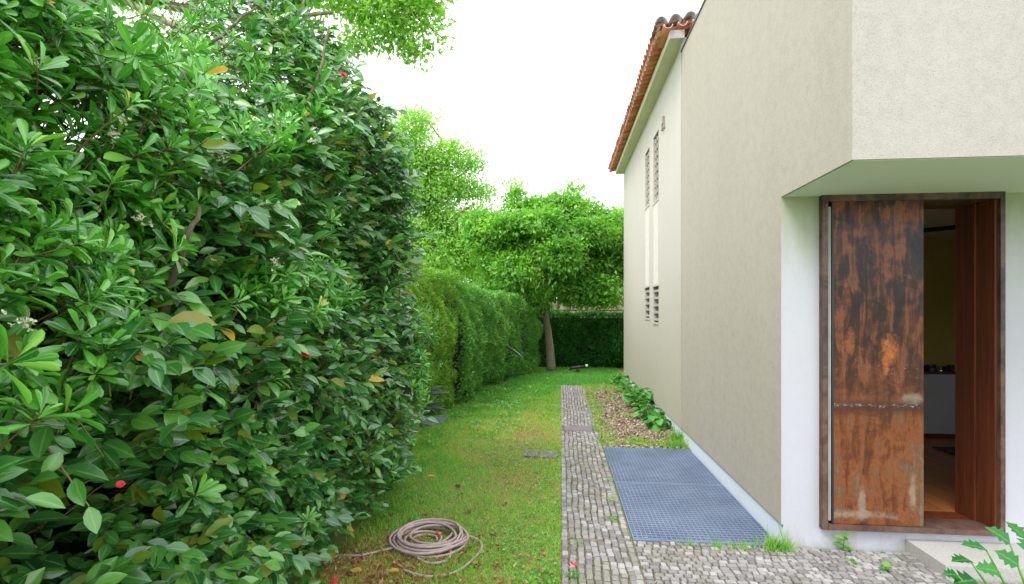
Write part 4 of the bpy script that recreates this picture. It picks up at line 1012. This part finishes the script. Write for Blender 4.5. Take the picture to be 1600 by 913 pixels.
f = noise(X * 2.2, Y * 2.2, 0, 61) * .6 + noise(X * 9, Y * 9, 0, 62) * .4; k = inpath & (rng.random(n) < np.clip(f - .18 + .35 * np.exp(-((X - .46) / .04) ** 2) * (Y > 3.6), 0, 1) * .9)
X, Y = X[k], Y[k]; n = len(X); P = np.stack([X, Y, np.full(n, .012)], 1); A = norm(np.stack([rng.normal(0, .7, n), rng.normal(0, .7, n), np.full(n, .8)], 1))
leaf_mass('joint_moss', L_blade, P, A, rng.normal(0, 1, (n, 3)), rng.uniform(.012, .032, n), rng.uniform(.004, .008, n), rng.beta(2, 3, n), M['grass']); tag(bpy.data.objects['joint_moss'], 'moss and tiny grass growing in the joints of the cobbles', 'moss')

n = 130; X = rng.uniform(.0, 3.3, n); Y = rng.uniform(2.8, 6.0, n); k = ((X < XW - .02) | (Y < YG0)) & ~((X > 2.2) & (Y > 3.2)); X, Y = X[k], Y[k]; n = len(X)
P = np.stack([X, Y, np.full(n, .034)], 1); A = norm(np.stack([rng.normal(0, 1, n), rng.normal(0, 1, n), rng.normal(0, .1, n)], 1)); s = rng.uniform(.012, .03, n)
leaf_mass('paving_litter', L_q, P, A, norm(rng.normal(0, .25, (n, 3)) + [0, 0, 1]), s, s * .5, rng.random(n), M['dead']); tag(bpy.data.objects['paving_litter'], 'tiny dry leaf scraps on the cobbles and the grating', 'litter')
# slabs in the lawn
for a, b, lab in (((-.40, -.25, 5.62, 5.86), 0, 'dark flat paving slab sunk in the lawn, farther from the path'), ((-.22, -.03, 5.60, 5.84), 0, 'dark flat paving slab sunk in the lawn, touching the cobbled path')):
    tag(boxobj('paving_slab', M['slab'], (*a, -.02, .020), bevel=.006), lab, 'slab', 'slabs in the lawn')

# ------------------------------------------------------------------ tufts and plants
def tuft(loc, n, h, spread, label, name='grass_tuft', m='grass', w=.0055, lean=.45, group=None):
    o = empty(name, loc, label, 'grass', group); c = np.array(loc)
    P = c + np.stack([rng.normal(0, spread, n), rng.normal(0, spread * .6, n), np.zeros(n)], 1); A = norm(np.stack([rng.normal(0, lean, n), rng.normal(0, lean, n), np.full(n, .9)], 1))
    Lb = Leaf([0, .35, .7, 1], [.5, .45, .3, 0], .15, .35)
    leaf_mass('blades', Lb, P, A, rng.normal(0, 1, (n, 3)), rng.gamma(8, h / 8, n), np.full(n, w), rng.beta(2, 4, n) * .8, M[m], o)
XWt = XW - .03
tuft((1.43, 3.56, .01), 170, .10, .05, 'bright grass tuft at the foot of the white wall corner')
tuft((1.20, 3.55, .01), 60, .06, .06, 'small grass tuft at the near edge of the grating, next to the corner tuft')
tuft((1.05, 3.55, .01), 45, .05, .03, 'small grass tuft at the near edge of the grating, second from the corner')
tuft((.86, 3.56, .01), 30, .05, .02, 'tiny grass tuft at the middle of the grating near edge')
tuft((1.33, 6.17, .01), 240, .10, .09, 'thick bright grass tuft between grating and plinth')
tuft((1.44, 6.5, .01), 120, .12, .05, 'tall grass tuft leaning on the plinth beyond the grating')
tuft((.93, 6.35, .01), 130, .07, .07, 'round grass tuft on the mulch beyond the grating')
for i, (x_, y_) in enumerate(((.42, 4.35), (.40, 3.95), (.44, 4.9))):
    tuft((x_, y_, .01), 40, .04, .03, ['grass sprig in the path edge, halfway along the grating', 'grass sprig in the path edge, nearest the grating corner', 'grass sprig in the path edge, by the far half of the grating'][i])
tuft((.12, 3.52, .01), 30, .035, .035, 'small grass sprig in the cobbles near the lawn, left side of path')

def leafy(name, loc, label, n, size, spread, h, m, L=L_round, group=None, cat='plant', wr=.75, objs=True, up=.5):
    o = empty(name, loc, label, cat, group); c = np.array(loc); a = rng.uniform(0, 2 * math.pi, n); r = np.sqrt(rng.random(n)) * spread
    tip = c + np.stack([r * np.cos(a), r * np.sin(a) * 1.0, h * (.35 + .65 * rng.random(n)) * (1.1 - r / spread * .5)], 1)
    A = norm(np.stack([np.cos(a), np.sin(a), rng.normal(0, .25, n)], 1) + rng.normal(0, .25, (n, 3))); N = norm(np.stack([np.cos(a) * .3, np.sin(a) * .3, np.ones(n)], 1) + rng.normal(0, up * .6, (n, 3)))
    ln = rng.normal(size, size * .2, n).clip(size * .4); bm = bmesh.new()
    for i in range(n): tube(bm, [c + (tip[i] - c) * [.1, .1, 0], (c * .4 + tip[i] * .6) + np.array([0, 0, h * .08]), tip[i]], .0022, 3)
    fin(bm, 'stems', M['weed'], o)
    leaf_objects('leaf', L, tip, A, N, ln, ln * wr, [M[m]] * n, o) if objs else leaf_mass('leaves', L, tip, A, N, ln, ln * wr, rng.random(n), M[m], o)
    return o
gl = 'leafy plants along the foot of the pale wall'
for i, (x_, y_, n_, s_, sp_, h_, lb) in enumerate(((1.36, 7.15, 34, .10, .12, .20, 'low leafy plant by the plinth, nearest to the grating'), (1.30, 7.75, 46, .12, .17, .26, 'wide leafy plant by the wall, second from the grating'),
        (1.32, 8.55, 56, .13, .18, .36, 'tallest big-leaved plant by the wall, below the louvred vents'), (1.33, 9.4, 46, .12, .17, .26, 'leafy plant by the wall just beyond the vents'),
        (1.33, 10.3, 44, .11, .19, .24, 'leafy plant by the far wall, second from its end'), (1.33, 11.4, 50, .11, .2, .26, 'leafy plant at the far end of the pale wall'))):
    leafy('leafy_plant', (x_, y_, .0), lb, n_, s_, sp_, h_, 'acan', group=gl)
def weed(loc, h, label, k=3, size=.05):
    o = empty('weed', loc, label, 'weed'); c = np.array(loc); bm = bmesh.new(); tube(bm, [c, c + [0, 0, h * .5], c + [.01, 0, h]], [.004, .003, .002], 5); fin(bm, 'stem', M['weed'], o)
    P, A, N, ln = [], [], [], []
    for i in range(k * 2):
        a = i * 2.4; zz = h * (.25 + .75 * i / (k * 2 - 1)); P.append(c + [0, 0, zz]); A.append([math.cos(a), math.sin(a) * .6, .35]); N.append([0, -.3, 1]); ln.append(size * random.uniform(.8, 1.2))
    P, A, N, ln = map(np.array, (P, A, N, ln)); leaf_objects('leaf', L_lobe, P, A, N, ln, ln * .8, [M['weed']] * len(P), o)
# lobed leaf: outline with deep notches
def lobed():
    st = [0, .10, .22, .34, .48, .58, .72, .82, 1]; hw = [.04, .26, .50, .30, .56, .27, .38, .17, 0]
    return Leaf(st, hw, .2, .22)
L_lobe = lobed()
weed(G(1318, 866), .125, 'tall lobed weed growing at the foot of the white wall below the door', 3, .055)
weed(G(1330, 885), .03, 'flat small weed in the cobbles in front of the tall lobed weed', 2, .04)
weed(G(1383, 897), .045, 'small reddish-stemmed weed in the cobbles left of the granite step', 2, .045)
weed(G(1378, 872), .025, 'tiny flat weed between the granite step and the tall weed', 2, .03)
# foreground lobed-leaf plant, bottom right
fp = empty('foreground_plant', D(1640, 1150, 2.0), 'green lobed-leaved plant poking up in front of the granite step, bottom right corner', 'plant')
base = np.array(D(1640, 1120, 2.0)); bm = None
fleaves = [((1500, 862, 1.95), (-.8, -.1, .12), .085), ((1525, 845, 2.0), (-.9, .1, .3), .10), ((1562, 835, 2.0), (-.5, .2, .5), .10), ((1590, 850, 2.0), (.3, .2, .35), .10), ((1508, 893, 1.95), (-1, -.2, .05), .10),
           ((1545, 880, 1.95), (-.8, .1, .2), .09), ((1575, 870, 1.95), (-.4, .2, .35), .09), ((1600, 880, 1.95), (.5, 0, .2), .10), ((1530, 905, 1.9), (-.5, -.3, -.1), .07), ((1595, 905, 1.9), (.2, -.3, .1), .09), ((1565, 900, 1.9), (-.2, -.4, .1), .08), ((1612, 840, 2.0), (.7, .1, .3), .10), ((1585, 828, 2.05), (-.2, .4, .5), .09), ((1480, 885, 1.95), (-1, 0, .15), .06)]
P, A, N, ln = [], [], [], []
bm = bmesh.new()
for (a, d_, l) in fleaves:
    a = (a[0] + 16, a[1] + 14, a[2]); l = l * .92
    tip = np.array(D(*a)); mid = base * .45 + tip * .55 + np.array([.02, 0, .03]); tube(bm, spline([base, mid, tip], 4), [.006] * 4 + [.0042] * 4 + [.003], 5)
    P.append(tip); A.append(np.array(d_) ); N.append(np.array([0, -.45, 1.0]) + rng.normal(0, .2, 3)); ln.append(l)
fin(bm, 'stems', M['weed'], fp, smooth=True); P, A, N, ln = map(np.array, (P, A, N, ln))
leaf_objects('leaf', L_lobe, P, A, N, ln * .92, ln * .85, [M['lobed'] for i in range(len(P))], fp)

# blade plants at the hedge foot
def blades(name, loc, label, specs, m, cat='plant'):
    o = empty(name, loc, label, cat)
    Lb = Leaf([0, .15, .45, .75, .92, 1], [.32, .45, .5, .36, .15, 0], .35, .12)
    P = np.array([s[0] for s in specs]); E = np.array([s[1] for s in specs]); W = np.array([s[2] for s in specs]); A = E - P
    leaf_objects('leaf', Lb, P, A, np.tile([[.3, -.3, 1.0]], (len(P), 1)) + rng.normal(0, .15, (len(P), 3)), np.linalg.norm(A, axis=1), W, [M[m]] * len(P), o)
blades('agave', G(650, 645), 'grey-green broad-bladed agave at the foot of the hedge', [(D(640, 625, 7.6), D(702, 611, 7.5), .10), (D(640, 630, 7.6), D(692, 600, 7.6), .10), (D(640, 640, 7.5), D(700, 638, 7.3), .11), (D(645, 640, 7.6), D(668, 595, 7.7), .09), (D(640, 645, 7.5), D(690, 625, 7.4), .08)], 'agave')
bm = bmesh.new(); pts = spline([D(628, 672, 6.9), D(655, 679, 6.8), D(682, 690, 6.7)], 5); tube(bm, pts, list(np.interp(np.linspace(0, 1, len(pts)), [0, .3, .8, 1], [.03, .042, .030, .006])), 10)
tag(fin(bm, 'rolled_leaf', M['darkblade'], None, smooth=True), 'thick dark green rolled leaf lying out over the lawn edge', 'leaf')
sl = G(682, 665); bm = bmesh.new()
pp = [G(658, 667), G(663, 659), G(685, 654), G(702, 652), G(700, 657), G(690, 664), G(672, 669)]
lo_ = [bm.verts.new((p[0], p[1], .0)) for p in pp]; hi_ = [bm.verts.new((p[0], p[1], .045 + random.uniform(-.008, .008))) for p in pp]; bm.faces.new(hi_); bm.faces.new(lo_[::-1])
for i in range(len(pp)): bm.faces.new((lo_[i], lo_[(i+1) % len(pp)], hi_[(i+1) % len(pp)], hi_[i]))
tag(fin(bm, 'slate_stone', M['slate'], None, bevel=.006), 'flat blue-grey slate stone at the lawn edge below the agave', 'stone')
blades('strap_leaf_plant', G(800, 586), 'single pale strap leaf slanting out of the darker hedge', [(D(788, 542, 11.6), D(818, 558, 11.3), .07)], 'agave')
# dark rounded lamp at the back hedge
lp = empty('garden_lamp', G(905, 583), 'small black garden lamp with a white face low in front of the back hedge', 'lamp')
bm = bmesh.new(); c0 = Vector(G(903, 583)); tube(bm, [c0 + Vector((-.22, 0, .08)), c0 + Vector((-.15, 0, .13)), c0 + Vector((.05, 0, .16)), c0 + Vector((.20, -.02, .17))], [.02, .04, .045, .035], 10)
fin(bm, 'lamp_housing', M['black'], lp, smooth=True)
bm = bmesh.new(); tube(bm, [c0 + Vector((.205, -.06, .20)), c0 + Vector((.25, -.08, .21))], [.034, .03], 12); fin(bm, 'lamp_face', M['white'], lp, smooth=True)
boxobj('lamp_foot', M['black'], (c0.x - .05, c0.x + .05, c0.y - .05, c0.y + .05, 0, .09), lp)

# ------------------------------------------------------------------ hose
hc = Vector(G(672, 846)); pts = []
r_ = random.Random(4)
turns = [(.085, .06), (.13, .075), (.165, .10), (.205, .12), (.235, .15), (.255, .16), (.27, .17), (.245, .165), (.26, .175), (.28, .18), (.29, .185)]
for i, (rx, ry) in enumerate(turns):
    rx *= .98; ry *= 1.5; cx, cy = r_.uniform(-.04, .035) - .005, r_.uniform(-.03, .035); tl = r_.uniform(-.3, .3)
    for k in range(20):
        a = 2 * math.pi * k / 20; j = i + k / 20; nrx, nry = turns[min(i + 1, len(turns) - 1)]; f = k / 20
        RX = rx * (1 - f) + nrx * f; RY = ry * (1 - f) + nry * 1.5 * f
        x = math.cos(a) * RX; y = math.sin(a) * RY; pts.append((hc.x + cx + x * math.cos(tl) - y * math.sin(tl), hc.y + cy + x * math.sin(tl) + y * math.cos(tl), .018 + (i % 4) * .013 + .004 * math.sin(a * 3 + i)))
ps = [np.array(p) for p in pts]; sm = [ps[0]] + [(ps[max(i-1, 0)] + ps[i] * 2 + ps[min(i+1, len(ps)-1)]) / 4 for i in range(1, len(ps) - 1)]
for _ in range(3): sm = [sm[0]] + [(sm[i-1] + sm[i] * 2 + sm[i+1]) / 4 for i in range(1, len(sm) - 1)] + [ps[-1]]
tail = [G(729, 868), G(700, 882), G(660, 884), G(655, 872)]
hose = empty('garden_hose', hc, 'coiled dusty pink garden hose lying on the lawn by the thicket', 'hose')
bm = bmesh.new(); tube(bm, sm, .0088, 8); fin(bm, 'hose_coil', M['hose'], hose, smooth=True)
def hz(px_, py_, z=.016): p = G(px_, py_); return (p[0], p[1], z)
for tl in ([hz(700, 858, .05), hz(704, 870), hz(696, 881), hz(672, 884), hz(655, 878), hz(650, 868, .03)], [hz(724, 842, .03), hz(748, 848), hz(752, 862), hz(735, 882), hz(712, 898), hz(680, 905), hz(655, 903), hz(630, 895)], [hz(618, 862, .03), hz(590, 866), hz(560, 872), hz(530, 872), hz(505, 885)]):
    bm = bmesh.new(); tube(bm, spline(tl, 6), .0085, 8); fin(bm, 'hose_tail', M['hose'], hose, smooth=True)
p = Vector(hz(682, 850, .075)); bm = bmesh.new(); tube(bm, [p, p + Vector((.035, -.008, 0))], [.013, .011], 8); fin(bm, 'hose_connector', M['hose_end'], hose, smooth=True)

# ------------------------------------------------------------------ fallen blossoms and leaves
def blossom(px_, py_, s, lab, group, m='dead'):
    p = np.array(G(px_, py_)) + [0, 0, .016]; o = empty('fallen_blossom', p, lab, 'blossom', group)
    n = 9; a = np.arange(n) * 2.4; A = norm(np.stack([np.cos(a), np.sin(a), rng.uniform(.1, .9, n)], 1)); N = norm(rng.normal(0, .5, (n, 3)) + [0, 0, 1])
    V, Fc, ti, ac = stamp(L_round, np.tile(p, (n, 1)), A, N, np.full(n, s), np.full(n, s * .9), rng.random(n))
    me = build_mesh('petals', V, Fc, {'tint': ti, 'across': ac}); me.materials.append(M[m]); link(bpy.data.objects.new('petals', me), o)
spots = [(612, 808), (733, 803), (789, 790), (664, 807), (747, 842), (779, 857), (848, 870), (745, 886), (775, 887), (640, 815), (556, 880), (645, 873), (610, 845), (622, 833), (618, 840), (640, 857), (725, 866), (716, 877), (600, 903), (625, 912), (585, 905), (846, 897), (720, 775), (716, 762), (790, 748), (620, 884), (548, 898), (590, 890), (572, 912), (770, 840)]
where = ['close to the thicket, up left of the hose coil', 'above the right end of the hose coil', 'between hose coil and path, highest of that stretch', 'just above the top of the hose coil', 'touching the right side of the hose coil',
 'right of the hose coil, about a palm away', 'right of the hose, halfway to the path', 'below the right end of the hose coil', 'lower right of the hose, second of a loose pair', 'above the left end of the hose coil', 'by the straight hose end, deep under the thicket', 'inside the loop under the hose coil',
 'on the left rim of the hose coil, upper one', 'on the left rim of the hose coil, middle one', 'on the left rim of the hose coil, lower one', 'under the front rim of the hose coil', 'inside the right-hand hose loop, upper one', 'inside the right-hand hose loop, lower one', 'near the bottom edge, beside the yellow-orange leaf',
 'near the bottom edge, below the hose loop end', 'near the bottom edge, left of the yellow-orange leaf', 'closest to the path, near the bottom edge', 'midway up the lawn, nearer one of the pair', 'midway up the lawn, farther one of the pair', 'alone on the lawn, farthest from the hose', 'left of the end of the front hose loop',
 'next to the orange fallen leaf under the thicket', 'below the straight hose end, clear of the thicket', 'at the bottom edge beside the red bloom', 'a hand from the right end of the hose coil']
for i, (x_, y_) in enumerate(spots):
    blossom(x_, y_, random.uniform(.021, .032), 'withered brown blossom on the lawn ' + where[i], 'withered brown camellia blossoms on the lawn')
blossom(893, 889, .035, 'orange-red fallen blossom at the left edge of the cobbled path', None, 'red')
tuft((G(893, 908)), 26, .06, .03, 'pale green weed sprig under the orange-red blossom at the path edge', m='weed', w=.012)
def fallen(px_, py_, s, lab):
    p = np.array([list(G(px_, py_, 0.0))]) + [0, 0, .028]; A = np.array([[1, .3, .05]]); o = leaf_mass('fallen_leaf', L_cam, p, A, np.array([[0, -.2, 1.0]]), np.array([s]), np.array([s * .5]), np.array([.3]), M['yellow'], None, stuff=False); tag(o, lab, 'leaf')
fallen(668, 749, .075, 'bright yellow fallen leaf in the middle of the lawn')
fallen(548, 900, .08, 'orange fallen leaf under the thicket near the hose')
fallen(607, 900, .07, 'yellow-orange fallen leaf in front of the coiled hose')
print('objects', len(bpy.data.objects))
